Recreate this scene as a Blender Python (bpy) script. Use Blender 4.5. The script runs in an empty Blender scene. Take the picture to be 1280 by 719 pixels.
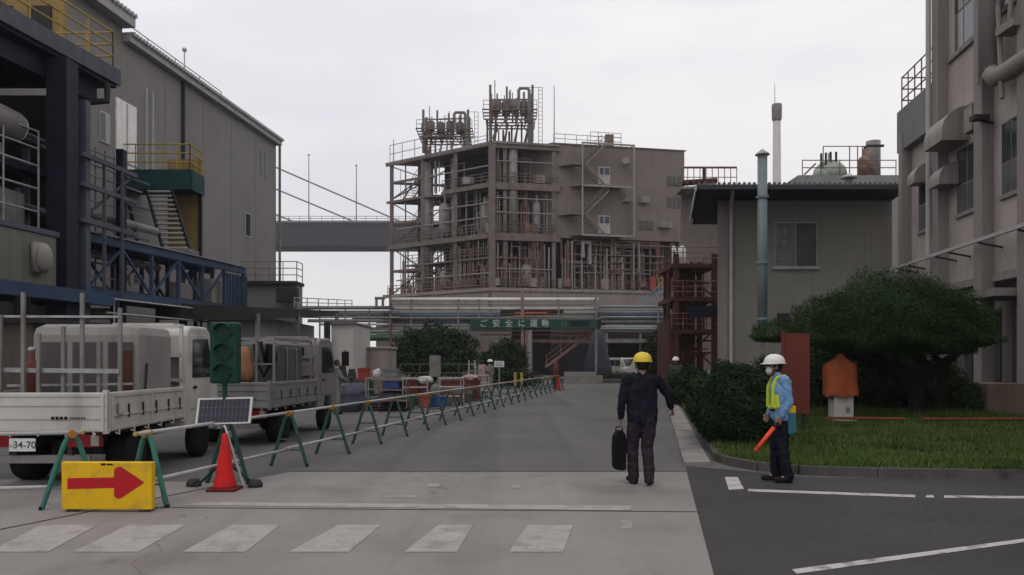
import bpy, bmesh, math, random
import numpy as np
from mathutils import Vector, Matrix, Euler
R = math.radians
rnd = random.Random(7)
sc = bpy.context.scene
COL = sc.collection

# ------------------------------------------------------------------ camera, world, sun, exposure
F = 1000.0; HOR = 452.0; EYE = 1.65
cam_d = bpy.data.cameras.new('camera'); cam = bpy.data.objects.new('camera', cam_d); COL.objects.link(cam)
cam.location = (0, 0, EYE); cam.rotation_euler = (R(90), 0, 0)
cam_d.sensor_width = 36; cam_d.lens = 36 * F / 1280; cam_d.shift_y = (HOR - 359.5) / 1280
cam_d.clip_end = 5000; cam_d.clip_start = 0.1
sc.camera = cam
SUN_EL, SUN_AZ = 58, 200     # azimuth clockwise from +Y
w = bpy.data.worlds.new('World'); sc.world = w; w.use_nodes = True
nt = w.node_tree; N = nt.nodes; L = nt.links
bg = N['Background']; bg.inputs['Strength'].default_value = 0.1
sky = N.new('ShaderNodeTexSky'); sky.sky_type = 'NISHITA'; sky.sun_disc = False
sky.sun_elevation = R(SUN_EL); sky.sun_rotation = R(SUN_AZ)
tc = N.new('ShaderNodeTexCoord'); mp = N.new('ShaderNodeMapping'); mp.inputs['Scale'].default_value = (1.6, 1.6, 5.5)
mp.inputs['Location'].default_value = (0.3, 0.1, 0.55)
no = N.new('ShaderNodeTexNoise'); no.inputs['Scale'].default_value = 1.6; no.inputs['Detail'].default_value = 6; no.inputs['Roughness'].default_value = 0.5
rp = N.new('ShaderNodeValToRGB'); rp.color_ramp.elements[0].position = 0.36; rp.color_ramp.elements[1].position = 0.57
rp.color_ramp.elements[0].color = (0.755, 0.750, 0.800, 1); rp.color_ramp.elements[1].color = (0.872, 0.850, 0.848, 1)
sep = N.new('ShaderNodeSeparateXYZ')
zr = N.new('ShaderNodeMapRange'); zr.inputs['From Min'].default_value = 0.0; zr.inputs['From Max'].default_value = 1.0
zr.inputs['To Min'].default_value = 9.8; zr.inputs['To Max'].default_value = 14.0
mul = N.new('ShaderNodeVectorMath'); mul.operation = 'SCALE'
mx = N.new('ShaderNodeMix'); mx.data_type = 'RGBA'; mx.inputs[0].default_value = 0.05
L.new(tc.outputs['Generated'], mp.inputs[0]); L.new(mp.outputs[0], no.inputs['Vector']); L.new(no.outputs[0], rp.inputs[0])
L.new(tc.outputs['Generated'], sep.inputs[0]); L.new(sep.outputs['Z'], zr.inputs['Value'])
L.new(rp.outputs[0], mul.inputs[0]); L.new(zr.outputs[0], mul.inputs['Scale'])
L.new(mul.outputs[0], mx.inputs[6]); L.new(sky.outputs[0], mx.inputs[7]); L.new(mx.outputs[2], bg.inputs[0])
sd = bpy.data.lights.new('sun', 'SUN'); sd.energy = 0.5; sd.angle = R(25); sd.color = (1, .96, .92)
so = bpy.data.objects.new('sun', sd); COL.objects.link(so)
so.rotation_euler = (R(90 - SUN_EL), 0, R(180 - SUN_AZ))
so.location = (0, 0, 60)
sc.view_settings.view_transform = 'Standard'; sc.view_settings.look = 'None'
sc.view_settings.exposure = 0.0; sc.view_settings.gamma = 1.0; sc.view_settings.use_curve_mapping = False
sc.cycles.max_bounces = 6

# ------------------------------------------------------------------ materials
MATS = {}
def mat(name, col, rough=.75, var=.18, scale=3.0, metal=0.0, bump=0.0, streak=0.0, island=0.0, spec=.16, stain=None, bscale=None, grain=0, crack=0, track=0, dry=0):
    if name in MATS: return MATS[name]
    m = bpy.data.materials.new(name); m.use_nodes = True
    nt = m.node_tree; N = nt.nodes; L = nt.links; b = N['Principled BSDF']
    b.inputs['Roughness'].default_value = rough; b.inputs['Metallic'].default_value = metal
    b.inputs['Specular IOR Level'].default_value = spec
    tc = N.new('ShaderNodeTexCoord')
    n1 = N.new('ShaderNodeTexNoise'); n1.inputs['Scale'].default_value = scale; n1.inputs['Detail'].default_value = 8; n1.inputs['Roughness'].default_value = .65
    L.new(tc.outputs['Object'], n1.inputs['Vector'])
    r = N.new('ShaderNodeValToRGB'); r.color_ramp.elements[0].position = .3; r.color_ramp.elements[1].position = .7
    lo = [c * (1 - var) for c in col]; hi = [min(1, c * (1 + var)) for c in col]
    r.color_ramp.elements[0].color = (*lo, 1); r.color_ramp.elements[1].color = (*hi, 1)
    L.new(n1.outputs[0], r.inputs[0]); out = r.outputs[0]
    def mixin(facsock, c2):
        nonlocal out
        x = N.new('ShaderNodeMix'); x.data_type = 'RGBA'
        L.new(facsock, x.inputs[0]); L.new(out, x.inputs[6]); x.inputs[7].default_value = (*c2, 1); out = x.outputs[2]
    def ramp(sock, a, bb, top):
        q = N.new('ShaderNodeMapRange'); q.inputs['From Min'].default_value = a; q.inputs['From Max'].default_value = bb
        q.inputs['To Max'].default_value = top; L.new(sock, q.inputs['Value']); return q.outputs[0]
    if streak:
        mpn = N.new('ShaderNodeMapping'); mpn.inputs['Scale'].default_value = (2.2, 2.2, .13)
        n2 = N.new('ShaderNodeTexNoise'); n2.inputs['Scale'].default_value = 1.5; n2.inputs['Detail'].default_value = 5
        L.new(tc.outputs['Object'], mpn.inputs[0]); L.new(mpn.outputs[0], n2.inputs['Vector'])
        mixin(ramp(n2.outputs[0], .5, .72, streak), [c * .45 for c in col])
    if stain:
        n3 = N.new('ShaderNodeTexNoise'); n3.inputs['Scale'].default_value = stain[2]; n3.inputs['Detail'].default_value = 6
        L.new(tc.outputs['Object'], n3.inputs['Vector'])
        mixin(ramp(n3.outputs[0], .52, .66, stain[1]), stain[0])
    if grain:
        n5 = N.new('ShaderNodeTexNoise'); n5.inputs['Scale'].default_value = 55; n5.inputs['Detail'].default_value = 3; n5.inputs['Roughness'].default_value = .8
        L.new(tc.outputs['Object'], n5.inputs['Vector']); mixin(ramp(n5.outputs[0], .5, .68, grain), [min(1, c * 1.7) for c in col])
        n6 = N.new('ShaderNodeTexNoise'); n6.inputs['Scale'].default_value = 38; n6.inputs['Detail'].default_value = 3; n6.inputs['Roughness'].default_value = .8
        L.new(tc.outputs['Object'], n6.inputs['Vector']); mixin(ramp(n6.outputs[0], .52, .7, grain), [c * .45 for c in col])
    if track:
        mt_ = N.new('ShaderNodeMapping'); mt_.inputs['Rotation'].default_value = (0, 0, R(10.2)); mt_.inputs['Scale'].default_value = (1.5, .035, 1)
        n7 = N.new('ShaderNodeTexNoise'); n7.inputs['Scale'].default_value = .8; n7.inputs['Detail'].default_value = 4
        L.new(tc.outputs['Object'], mt_.inputs[0]); L.new(mt_.outputs[0], n7.inputs['Vector']); mixin(ramp(n7.outputs[0], .5, .68, track), [c * .62 for c in col]); mixin(ramp(n7.outputs[0], .48, .30, track), [min(1, c * 1.25) for c in col])
        n8 = N.new('ShaderNodeTexNoise'); n8.inputs['Scale'].default_value = 1.3; n8.inputs['Detail'].default_value = 2
        L.new(tc.outputs['Object'], n8.inputs['Vector']); mixin(ramp(n8.outputs[0], .70, .78, .55), [c * .5 for c in col])
    if crack:
        nw = N.new('ShaderNodeTexNoise'); nw.inputs['Scale'].default_value = 1.1; nw.inputs['Detail'].default_value = 5
        va = N.new('ShaderNodeVectorMath'); va.operation = 'MULTIPLY_ADD'; va.inputs[1].default_value = (1.6, 1.6, 0)
        L.new(tc.outputs['Object'], nw.inputs['Vector']); L.new(nw.outputs['Color'], va.inputs[0]); L.new(tc.outputs['Object'], va.inputs[2])
        vo = N.new('ShaderNodeTexVoronoi'); vo.feature = 'DISTANCE_TO_EDGE'; vo.inputs['Scale'].default_value = crack
        L.new(va.outputs[0], vo.inputs['Vector'])
        q = N.new('ShaderNodeMapRange'); q.inputs['From Min'].default_value = 0; q.inputs['From Max'].default_value = .012 * crack; q.inputs['To Min'].default_value = .75; q.inputs['To Max'].default_value = 0
        L.new(vo.outputs['Distance'], q.inputs['Value'])
        nk = N.new('ShaderNodeTexNoise'); nk.inputs['Scale'].default_value = .35; L.new(tc.outputs['Object'], nk.inputs['Vector'])
        mm = N.new('ShaderNodeMath'); mm.operation = 'MULTIPLY'; L.new(q.outputs[0], mm.inputs[0]); L.new(ramp(nk.outputs[0], .45, .6, 1.0), mm.inputs[1]); mixin(mm.outputs[0], [c * .35 for c in col])
    if island:
        g = N.new('ShaderNodeNewGeometry')
        mixin(ramp(g.outputs['Random Per Island'], .35, 1.0, island), [min(1, c * 2.3) for c in col])
    if dry:
        g2 = N.new('ShaderNodeNewGeometry'); g3 = N.new('ShaderNodeMath'); g3.operation = 'FRACT'; g4 = N.new('ShaderNodeMath'); g4.operation = 'MULTIPLY'; g4.inputs[1].default_value = 7.31
        L.new(g2.outputs['Random Per Island'], g4.inputs[0]); L.new(g4.outputs[0], g3.inputs[0]); mixin(ramp(g3.outputs[0], 1 - dry, 1 - dry + .02, .85), (.16, .125, .055))
    L.new(out, b.inputs['Base Color'])
    if bump:
        bn = N.new('ShaderNodeBump'); bn.inputs['Strength'].default_value = bump; bn.inputs['Distance'].default_value = .02
        n4 = N.new('ShaderNodeTexNoise'); n4.inputs['Scale'].default_value = bscale or scale * 12; n4.inputs['Detail'].default_value = 4
        L.new(tc.outputs['Object'], n4.inputs['Vector']); L.new(n4.outputs[0], bn.inputs['Height']); L.new(bn.outputs[0], b.inputs['Normal'])
    MATS[name] = m; return m
def glassmat(name, col=(.03, .035, .04), rough=.08):
    return mat(name, col, rough, .15, .8, spec=.5)

ASPH = mat('asphalt', (.108, .102, .100), .9, .16, .35, bump=.35, bscale=60, stain=((.080, .076, .073), .7, .25), grain=.35, crack=.22, track=.45)
ASPHD = mat('dark_asphalt', (.050, .047, .047), .9, .2, .5, bump=.4, bscale=70, stain=((.075, .072, .07), .5, .3), grain=.4, crack=.3, track=.35)
CONC = mat('concrete_paving', (.218, .200, .192), .85, .10, .8, bump=.2, bscale=45, stain=((.150, .134, .124), .75, .55), grain=.25, crack=.25, track=.4)
CONC2 = mat('concrete_block', (.21, .195, .185), .9, .15, 2, bump=.2, stain=((.11, .10, .095), .6, 1.2))
KERB = mat('kerb_stone', (.085, .08, .075), .9, .25, 3, bump=.3, stain=((.03, .032, .028), .8, 2))
PAINT = mat('road_paint', (.42, .405, .39), .8, .12, 4, stain=((.13, .125, .12), .9, 4.5), grain=.4)
PAINTW = mat('worn_road_paint', (.31, .29, .28), .85, .15, 4, stain=((.225, .205, .19), 1.0, 3.4), grain=.4)
PAINTF = mat('faint_road_paint', (.27, .25, .24), .85, .15, 4, stain=((.225, .205, .19), .95, 3))
SEAM = mat('joint_filler', (.05, .046, .044), .9, .3, 5)
LAWN = mat('lawn_soil', (.032, .045, .016), .95, .35, 1.2, bump=.5)
GRASS = mat('grass_blade', (.052, .086, .020), .8, .45, .6, island=.40, spec=.08, dry=.10)
PINE = mat('pine_needle', (.017, .036, .010), .8, .5, .9, island=.40, spec=.08)
BUSH = mat('bush_leaf', (.016, .030, .013), .8, .5, 1.1, island=.40, spec=.08)
FARLEAF = mat('far_tree_leaf', (.020, .032, .018), .85, .3, .4, island=.4, spec=.08)
BARK = mat('bark', (.028, .022, .018), .95, .4, 8, bump=.6)
CLAD = mat('grey_cladding', (.205, .198, .186), .85, .07, .25, streak=.16, stain=((.165, .157, .147), .5, .15))
CLADD = mat('grey_fascia', (.21, .205, .205), .8, .1, 1, streak=.3)
TRIM = mat('pale_trim', (.36, .35, .345), .7, .12, 2, streak=.3)
WHITE = mat('white_paint', (.74, .73, .70), .55, .1, 2, streak=.35)
TRUCKW = mat('truck_white_paint', (.47, .455, .43), .42, .10, 1.6, streak=.5, stain=((.26, .23, .20), .6, 1.3))
TRUCKG = mat('truck_cab_grey_paint', (.20, .195, .188), .42, .10, 1.6, streak=.4, stain=((.20, .18, .16), .5, 1.6))
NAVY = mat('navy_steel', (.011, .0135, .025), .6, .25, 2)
BLUE = mat('blue_steel', (.036, .064, .115), .6, .25, 2, stain=((.07, .05, .04), .35, 2.5))
BLUEG = mat('blue_grey_steel', (.075, .084, .105), .6, .2, 2, streak=.4)
TEAL = mat('dark_green_steel', (.012, .045, .050), .6, .2, 2)
YEL = mat('yellow_rail_paint', (.36, .25, .07), .6, .25, 3, stain=((.15, .09, .05), .5, 3))
OCHRE = mat('ochre_panel', (.26, .18, .075), .8, .2, 1, streak=.5)
BLACK = mat('black_rubber', (.016, .016, .017), .8, .3, 5)
DARK = mat('dark_steel', (.035, .033, .034), .7, .3, 3)
DARKB = mat('shaded_interior_wall', (.020, .018, .021), .9, .3, .5, streak=.4)  # near-black colour puts the shadow of the open floors into these walls
GALV = mat('galvanised_steel', (.33, .33, .335), .45, .18, 6, metal=.3, stain=((.16, .13, .11), .4, 5))
STEELG = mat('grey_steel', (.19, .18, .178), .6, .2, 2, streak=.4, stain=((.11, .07, .05), .5, 1.5))
RUSTY = mat('rusty_steel', (.155, .088, .072), .8, .3, 2, stain=((.24, .20, .18), .5, 2))
BROWN = mat('red_brown_steel', (.066, .026, .020), .75, .3, 1.5, stain=((.04, .022, .018), .7, 2))
PINKST = mat('faded_red_steel', (.25, .145, .130), .75, .2, 2, streak=.4)
TOWERW = mat('tower_cladding', (.165, .141, .128), .88, .08, .2, streak=.25, stain=((.145, .12, .108), .5, .25))
TOWERC = mat('tower_concrete', (.23, .20, .185), .9, .15, .4, streak=.5)
TOWERS = mat('tower_steel', (.145, .123, .115), .8, .25, 1, streak=.4, stain=((.15, .085, .068), .6, .8))
TANKM = mat('tank_grey', (.24, .225, .21), .5, .12, 1, streak=.45)
PIPEW = mat('white_pipe_lagging', (.62, .60, .59), .5, .12, 1.5, streak=.3)
PALEG = mat('pale_green_pipe', (.24, .31, .26), .55, .15, 1.5)
PIPEG = mat('grey_pipe', (.20, .205, .21), .55, .2, 1.5)
PIPEB = mat('blue_grey_pipe', (.15, .185, .22), .55, .2, 1.5)
GREENP = mat('green_pipe', (.075, .17, .09), .6, .2, 1)
TANKL = mat('faded_white_letter', (.42, .44, .42), .7, .1, 2)
BANNER = mat('green_banner', (.020, .062, .045), .7, .15, 1)
SIGNW = mat('sign_white', (.62, .62, .60), .6, .05, 1)
BRIDGE = mat('bridge_girder_paint', (.060, .062, .070), .7, .1, .05)
BEIGE = mat('beige_wall', (.37, .325, .305), .85, .07, .4, streak=.25, stain=((.27, .235, .22), .5, .5))
BEIGED = mat('beige_column', (.23, .205, .195), .85, .08, .5, streak=.3)
PARAP = mat('grey_parapet', (.18, .178, .185), .8, .1, .5, streak=.4)
SHED = mat('shed_render', (.225, .218, .195), .9, .07, .3, streak=.18, stain=((.18, .172, .155), .5, .4))
ROOFM = mat('corrugated_roof', (.13, .14, .16), .6, .15, 1, streak=.3)
DUCTB = mat('pale_blue_duct', (.175, .21, .22), .5, .1, 1.5, streak=.35)
GLASS = glassmat('window_glass'); GLASSL = glassmat('pale_window_glass', (.10, .105, .11), .1)
CABGL = glassmat('vehicle_glass', (.022, .026, .03), .05)
SIGNY = mat('sign_yellow', (.66, .40, .012), .5, .06, 2, stain=((.40, .26, .04), .6, 5))
SIGNR = mat('sign_red', (.42, .012, .022), .5, .06, 2, stain=((.26, .03, .03), .6, 6))
CONER = mat('cone_red', (.56, .016, .014), .55, .12, 3, stain=((.24, .03, .025), .8, 9))
SIGG = mat('signal_green', (.007, .044, .031), .5, .15, 2, stain=((.02, .045, .035), .7, 7))
LENS = mat('dark_lens', (.007, .028, .021), .35, .2, 4)
SOLAR = mat('solar_cell', (.035, .034, .05), .35, .15, 2)
STANDG = mat('barricade_green', (.040, .155, .125), .55, .15, 4, stain=((.05, .06, .055), .5, 6))
STANDD = mat('barricade_dark_green', (.030, .075, .063), .6, .2, 4, stain=((.04, .04, .038), .5, 6))
ORCLAMP = mat('orange_clamp', (.33, .15, .03), .6, .1, 3)
RAILW = mat('white_rail_pipe', (.40, .40, .39), .5, .12, 4, stain=((.2, .18, .16), .5, 5))
RAILY = mat('yellow_rail_pipe', (.35, .24, .09), .5, .12, 4)
TAILR = mat('tail_lamp_red', (.16, .012, .014), .25, .2, 5)
PLATE = mat('number_plate', (.58, .58, .58), .5, .05, 3); PLATET = mat('plate_green_ink', (.05, .07, .07), .6, .05, 3)
SKIN = mat('skin', (.23, .135, .10), .6, .1, 6); HAIR = mat('hair', (.012, .010, .010), .6, .2, 20)
JACK = mat('navy_jacket', (.011, .011, .0185), .85, .3, 5, stain=((.022, .022, .03), .6, 6), bump=.4, bscale=14)
TROU = mat('charcoal_trousers', (.028, .022, .029), .85, .25, 4, bump=.4, bscale=14)
NTROU = mat('navy_trousers', (.012, .013, .021), .85, .25, 4, bump=.4, bscale=14)
SHIRT = mat('pale_blue_shirt', (.15, .27, .46), .8, .12, 4, stain=((.12, .21, .36), .6, 9), bump=.4, bscale=14)
VEST = mat('reflective_vest', (.42, .50, .05), .6, .1, 4)
HELY = mat('yellow_helmet', (.62, .47, .05), .3, .08, 2); HELW = mat('white_helmet', (.66, .64, .60), .3, .08, 2)
MASK = mat('white_mask', (.66, .66, .68), .8, .05, 2)
BATON = mat('baton_red', (.72, .075, .035), .35, .1, 3)
POUCH = mat('teal_pouch', (.035, .125, .16), .7, .1, 3); BAGB = mat('black_case', (.009, .009, .011), .6, .2, 4)
REDB = mat('red_board', (.13, .030, .023), .6, .15, 1.2, streak=.4); ORANGE = mat('orange_cloth', (.34, .085, .032), .7, .2, 2, bump=.6, bscale=9)
WORKG = mat('grey_workwear', (.17, .165, .16), .85, .15, 4); WORKB = mat('beige_workwear', (.30, .25, .22), .85, .15, 4)
WORKGR = mat('green_workwear', (.05, .06, .04), .85, .15, 4); REDV = mat('red_vest', (.26, .04, .035), .7, .15, 3)
DRUM = mat('blue_grey_drum', (.075, .08, .115), .5, .2, 2); DRUMG = mat('grey_drum', (.15, .155, .15), .5, .2, 2)
BLUEC = mat('blue_crate', (.03, .06, .16), .6, .2, 2); REDC = mat('dull_red_crate', (.11, .038, .033), .7, .25, 2)
GREENC = mat('green_crate', (.03, .09, .05), .7, .2, 2); BROWNC = mat('brown_box', (.17, .125, .095), .8, .2, 2)
TARP = mat('beige_tarp', (.26, .225, .205), .7, .12, 1, bump=.5, bscale=5, streak=.4); WBAG = mat('white_bag', (.45, .44, .43), .7, .08, 3, bump=.5, bscale=8)
TARPB = mat('blue_grey_tarp', (.042, .047, .065), .7, .15, 1, bump=.5, bscale=5)
CONCP = mat('white_panel', (.44, .415, .40), .75, .07, .8, streak=.3)
DOME = mat('pale_green_tank', (.26, .30, .265), .55, .1, 1, streak=.35)
PINKW = mat('pink_bundle', (.32, .23, .215), .7, .2, 3)

for q in (JACK, TROU, NTROU, BAGB, BLACK): q.node_tree.nodes['Principled BSDF'].inputs['Specular IOR Level'].default_value = .06
# ------------------------------------------------------------------ mesh helpers
def P(u, v, Y): return Vector(((u - 640) / F * Y, Y, EYE + (HOR - v) / F * Y))
def XU(u, Y): return (u - 640) / F * Y
def ZV(v, Y): return EYE + (HOR - v) / F * Y
def GY(v): return F * EYE / (v - HOR)
V = Vector
class MB:
    def __init__(s, M=None): s.bm = bmesh.new(); s.M = M
    def _v(s, co): co = V(co); return s.bm.verts.new(s.M @ co if s.M else co)
    def face(s, pts):
        return s.bm.faces.new([s._v(p) for p in pts])
    def hull8(s, b, t):      # b,t lists of equal length: bottom loop, top loop
        vb = [s._v(p) for p in b]; vt = [s._v(p) for p in t]; n = len(b)
        s.bm.faces.new(vb[::-1]); s.bm.faces.new(vt)
        for i in range(n): s.bm.faces.new((vb[i], vb[(i + 1) % n], vt[(i + 1) % n], vt[i]))
        return s
    def prism(s, poly, z0, z1): return s.hull8([(p[0], p[1], z0) for p in poly], [(p[0], p[1], z1) for p in poly])
    def box(s, x0, x1, y0, y1, z0, z1): return s.prism([(x0, y0), (x1, y0), (x1, y1), (x0, y1)], z0, z1)
    def cbox(s, c, sz, rz=0):
        c = V(c); q = Matrix.Rotation(rz, 3, 'Z'); h = V(sz) / 2
        pts = [c + q @ V((sx * h.x, sy * h.y, 0)) for sx, sy in ((-1, -1), (1, -1), (1, 1), (-1, 1))]
        return s.prism(pts, c.z - h.z, c.z + h.z)
    def bar(s, a, b, w=.1, h=None):
        a = V(a); b = V(b); h = h or w; d = (b - a).normalized()
        up = V((0, 0, 1)) if abs(d.z) < .95 else V((0, 1, 0))
        x = d.cross(up).normalized(); y = x.cross(d).normalized()
        o = [x * w / 2 * i + y * h / 2 * j for i, j in ((-1, -1), (1, -1), (1, 1), (-1, 1))]
        return s.hull8([a + k for k in o], [b + k for k in o])
    def cyl(s, a, b, r1, r2=None, n=10):
        a = V(a); b = V(b); r2 = r1 if r2 is None else r2; d = (b - a).normalized()
        up = V((0, 0, 1)) if abs(d.z) < .95 else V((0, 1, 0))
        x = d.cross(up).normalized(); y = x.cross(d).normalized()
        cs = [(math.cos(2 * math.pi * i / n), math.sin(2 * math.pi * i / n)) for i in range(n)]
        return s.hull8([a + (x * c + y * q) * r1 for c, q in cs], [b + (x * c + y * q) * r2 for c, q in cs])
    def tube(s, pts, r, n=8):
        pts = [V(p) for p in pts]; rings = []
        for i, p in enumerate(pts):
            d = ((pts[min(i + 1, len(pts) - 1)] - p).normalized() + (p - pts[max(i - 1, 0)]).normalized())
            d = d.normalized() if d.length > 1e-6 else V((0, 0, 1))
            up = V((0, 0, 1)) if abs(d.z) < .9 else V((0, 1, 0))
            if rings: up = lasty
            x = d.cross(up).normalized(); y = x.cross(d).normalized(); lasty = y
            rr = r[i] if isinstance(r, (list, tuple)) else r
            rings.append([s._v(p + (x * math.cos(2 * math.pi * k / n) + y * math.sin(2 * math.pi * k / n)) * rr) for k in range(n)])
        s.bm.faces.new(rings[0][::-1]); s.bm.faces.new(rings[-1])
        for q, t in zip(rings, rings[1:]):
            for k in range(n): s.bm.faces.new((q[k], q[(k + 1) % n], t[(k + 1) % n], t[k]))
        return s
    def lathe(s, prof, c=(0, 0, 0), n=20):
        c = V(c); rings = [[s._v(c + V((r * math.cos(2 * math.pi * k / n), r * math.sin(2 * math.pi * k / n), z))) for k in range(n)] for r, z in prof]
        s.bm.faces.new(rings[0][::-1]); s.bm.faces.new(rings[-1])
        for q, t in zip(rings, rings[1:]):
            for k in range(n): s.bm.faces.new((q[k], q[(k + 1) % n], t[(k + 1) % n], t[k]))
        return s
    def ball(s, c, r, u=12, v=8):
        c = V(c); r = V(r) if hasattr(r, '__len__') else V((r, r, r))
        M = Matrix.Translation(c) @ Matrix.Diagonal((*r, 1))
        if s.M: M = s.M @ M
        bmesh.ops.create_uvsphere(s.bm, u_segments=u, v_segments=v, radius=1, matrix=M); return s
    def caps(s, a, b, r1, r2=None):
        r2 = r1 if r2 is None else r2
        s.cyl(a, b, r1, r2, 12); s.ball(a, r1 * .995); s.ball(b, r2 * .995); return s
    def extr(s, prof, x0, x1):    # profile in (y,z) swept along x
        return s.hull8([(x0, y, z) for y, z in prof], [(x1, y, z) for y, z in prof])
    def build(s, name, m, parent=None, smooth=False, bevel=0, world=True, loc=None):
        bmesh.ops.recalc_face_normals(s.bm, faces=s.bm.faces)
        me = bpy.data.meshes.new(name)
        off = None
        if parent is not None and world:
            off = abs_loc(parent)
        elif loc is not None: off = V(loc)
        if off is not None: bmesh.ops.translate(s.bm, verts=s.bm.verts, vec=-off)
        s.bm.to_mesh(me); s.bm.free(); me.materials.append(m)
        if smooth: me.polygons.foreach_set('use_smooth', [True] * len(me.polygons))
        o = bpy.data.objects.new(name, me); COL.objects.link(o)
        if parent is not None: o.parent = parent
        elif loc is not None: o.location = loc
        if bevel:
            b = o.modifiers.new('bevel', 'BEVEL'); b.width = bevel; b.segments = 2; b.limit_method = 'ANGLE'
        return o
def abs_loc(o):
    l = V((0, 0, 0))
    while o is not None: l = l + o.location; o = o.parent
    return l
def tag(o, label=None, cat=None, group=None, kind=None):
    if label: o['label'] = label
    if cat: o['category'] = cat
    if group: o['group'] = group
    if kind: o['kind'] = kind
    return o
def thing(name, label, cat, loc=(0, 0, 0), rz=0, group=None):
    o = bpy.data.objects.new(name, None); COL.objects.link(o); o.location = loc; o.rotation_euler = (0, 0, rz); o.empty_display_size = .2
    return tag(o, label, cat, group)
def struct(name, mb, m): return tag(mb.build(name, m), kind='structure')
def dup(root, loc, rz, label, group=None):
    def cp(o, parent):
        c = o.copy(); COL.objects.link(c); c.parent = parent
        for ch in kids.get(o.name, []): cp(ch, c)
        return c
    kids = {}
    for o in bpy.data.objects:
        if o.parent: kids.setdefault(o.parent.name, []).append(o)
    r = cp(root, None); r.location = loc; r.rotation_euler = (0, 0, rz); r['label'] = label
    if group: r['group'] = group
    return r
ORD = 'first second third fourth fifth sixth seventh eighth ninth tenth eleventh twelfth thirteenth fourteenth fifteenth sixteenth seventeenth eighteenth nineteenth twentieth'.split()
ORD += ['twenty-' + q for q in ORD[:9]]

def railing(m, pts, h=1.1, rails=2, step=1.5, r=.025, post=True):
    pts = [V(p) for p in pts]
    for a, b in zip(pts, pts[1:]):
        for k in range(rails):
            z = V((0, 0, h * (k + 1) / rails)); m.cyl(a + z, b + z, r, n=6)
        n = max(1, round((b - a).length / step))
        for i in range(n + 1):
            p = a.lerp(b, i / n); m.cyl(p, p + V((0, 0, h + r)), r, n=6)
    return m
def stairs(m, a, b, side, n, rail=0, sw=.09):
    a = V(a); b = V(b); side = V(side)
    for s_ in (0, 1):
        o = side * s_; m.bar(a + o, b + o, .06, .22)
        if rail:
            z = V((0, 0, rail)); m.bar(a + o + z, b + o + z, .05); m.bar(a + o + z * .5, b + o + z * .5, .04)
            for t in (0.02, .33, .66, .98): p = a.lerp(b, t) + o; m.bar(p, p + z, .05)
    run = (b - a); hor = V((run.x, run.y, 0)).normalized() * .13
    for i in range(n):
        p = a.lerp(b, (i + .5) / n)
        q = [p - hor, p - hor + side, p + hor + side, p + hor]
        m.hull8([k - V((0, 0, .02)) for k in q], [k + V((0, 0, .02)) for k in q])
    return m
def leaf_mesh(name, lobes, n, size, m, parent=None, shell=.5, lower=.55, seed=1, up=.25, aspect=.4, lump=.16, zmin=-9):
    """lobes: (centre, radii). many small leaf quads through each lobe's volume, ragged outline"""
    g = np.random.default_rng(seed)
    vol = np.array([l[1][0] * l[1][1] + l[1][0] * l[1][2] for l in lobes]); idx = g.choice(len(lobes), n, p=vol / vol.sum())
    C = np.array([l[0] for l in lobes])[idx]; Rr = np.array([l[1] for l in lobes])[idx]
    d = g.normal(size=(n, 3)); d /= np.linalg.norm(d, axis=1)[:, None]
    f = shell + (1 - shell) * np.sqrt(g.random(n))
    ph = C[:, 0] * 3.1
    wob = 1 + lump * (np.sin(d[:, 0] * 7 + ph) * np.sin(d[:, 1] * 6 + 1.3 * ph) + .7 * np.sin(d[:, 2] * 9 + d[:, 0] * 5)) + lump * .35 * g.normal(size=n)
    dz = np.where(d[:, 2] < 0, d[:, 2] * lower, d[:, 2])
    p = C + np.stack([d[:, 0], d[:, 1], dz], 1) * Rr * (f * wob)[:, None]
    keep = p[:, 2] > zmin; p = p[keep]; d = d[keep]; n = len(p)
    nrm = d * .6 + g.normal(size=(n, 3)) * .7 + np.array([0, 0, up]); nrm /= np.linalg.norm(nrm, axis=1)[:, None]
    t = np.cross(nrm, g.normal(size=(n, 3))); t /= np.linalg.norm(t, axis=1)[:, None]; b = np.cross(nrm, t)
    s = (size * (.6 + .8 * g.random(n)))[:, None]
    q = np.stack([p - t * s, p + b * s * aspect, p + t * s, p - b * s * aspect], 1).reshape(-1, 3)
    off = np.array(abs_loc(parent)) if parent else np.zeros(3)
    q = q - off
    me = bpy.data.meshes.new(name)
    me.vertices.add(4 * n); me.vertices.foreach_set('co', q.astype(np.float32).ravel())
    me.loops.add(4 * n); me.loops.foreach_set('vertex_index', np.arange(4 * n, dtype=np.int32))
    me.polygons.add(n); me.polygons.foreach_set('loop_start', np.arange(0, 4 * n, 4, dtype=np.int32))
    me.update(calc_edges=True); me.validate(); me.materials.append(m)
    o = bpy.data.objects.new(name, me); COL.objects.link(o); o.parent = parent
    return o
def text(name, body, size, m, parent, loc, rot, depth=.004, align='CENTER', sx=1):
    c = bpy.data.curves.new(name, 'FONT'); c.body = body; c.size = size; c.extrude = depth; c.offset = size * .009; c.align_x = align; c.align_y = 'CENTER'
    c.materials.append(m); o = bpy.data.objects.new(name, c); COL.objects.link(o)
    bpy.context.view_layer.update(); me = bpy.data.meshes.new_from_object(o.evaluated_get(bpy.context.evaluated_depsgraph_get()))
    bpy.data.objects.remove(o); bpy.data.curves.remove(c); o = bpy.data.objects.new(name, me); COL.objects.link(o); o.parent = parent
    o.location = V(loc) - (abs_loc(parent) if parent else V()); o.rotation_euler = rot; o.scale = (sx, 1, 1); return o

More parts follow.
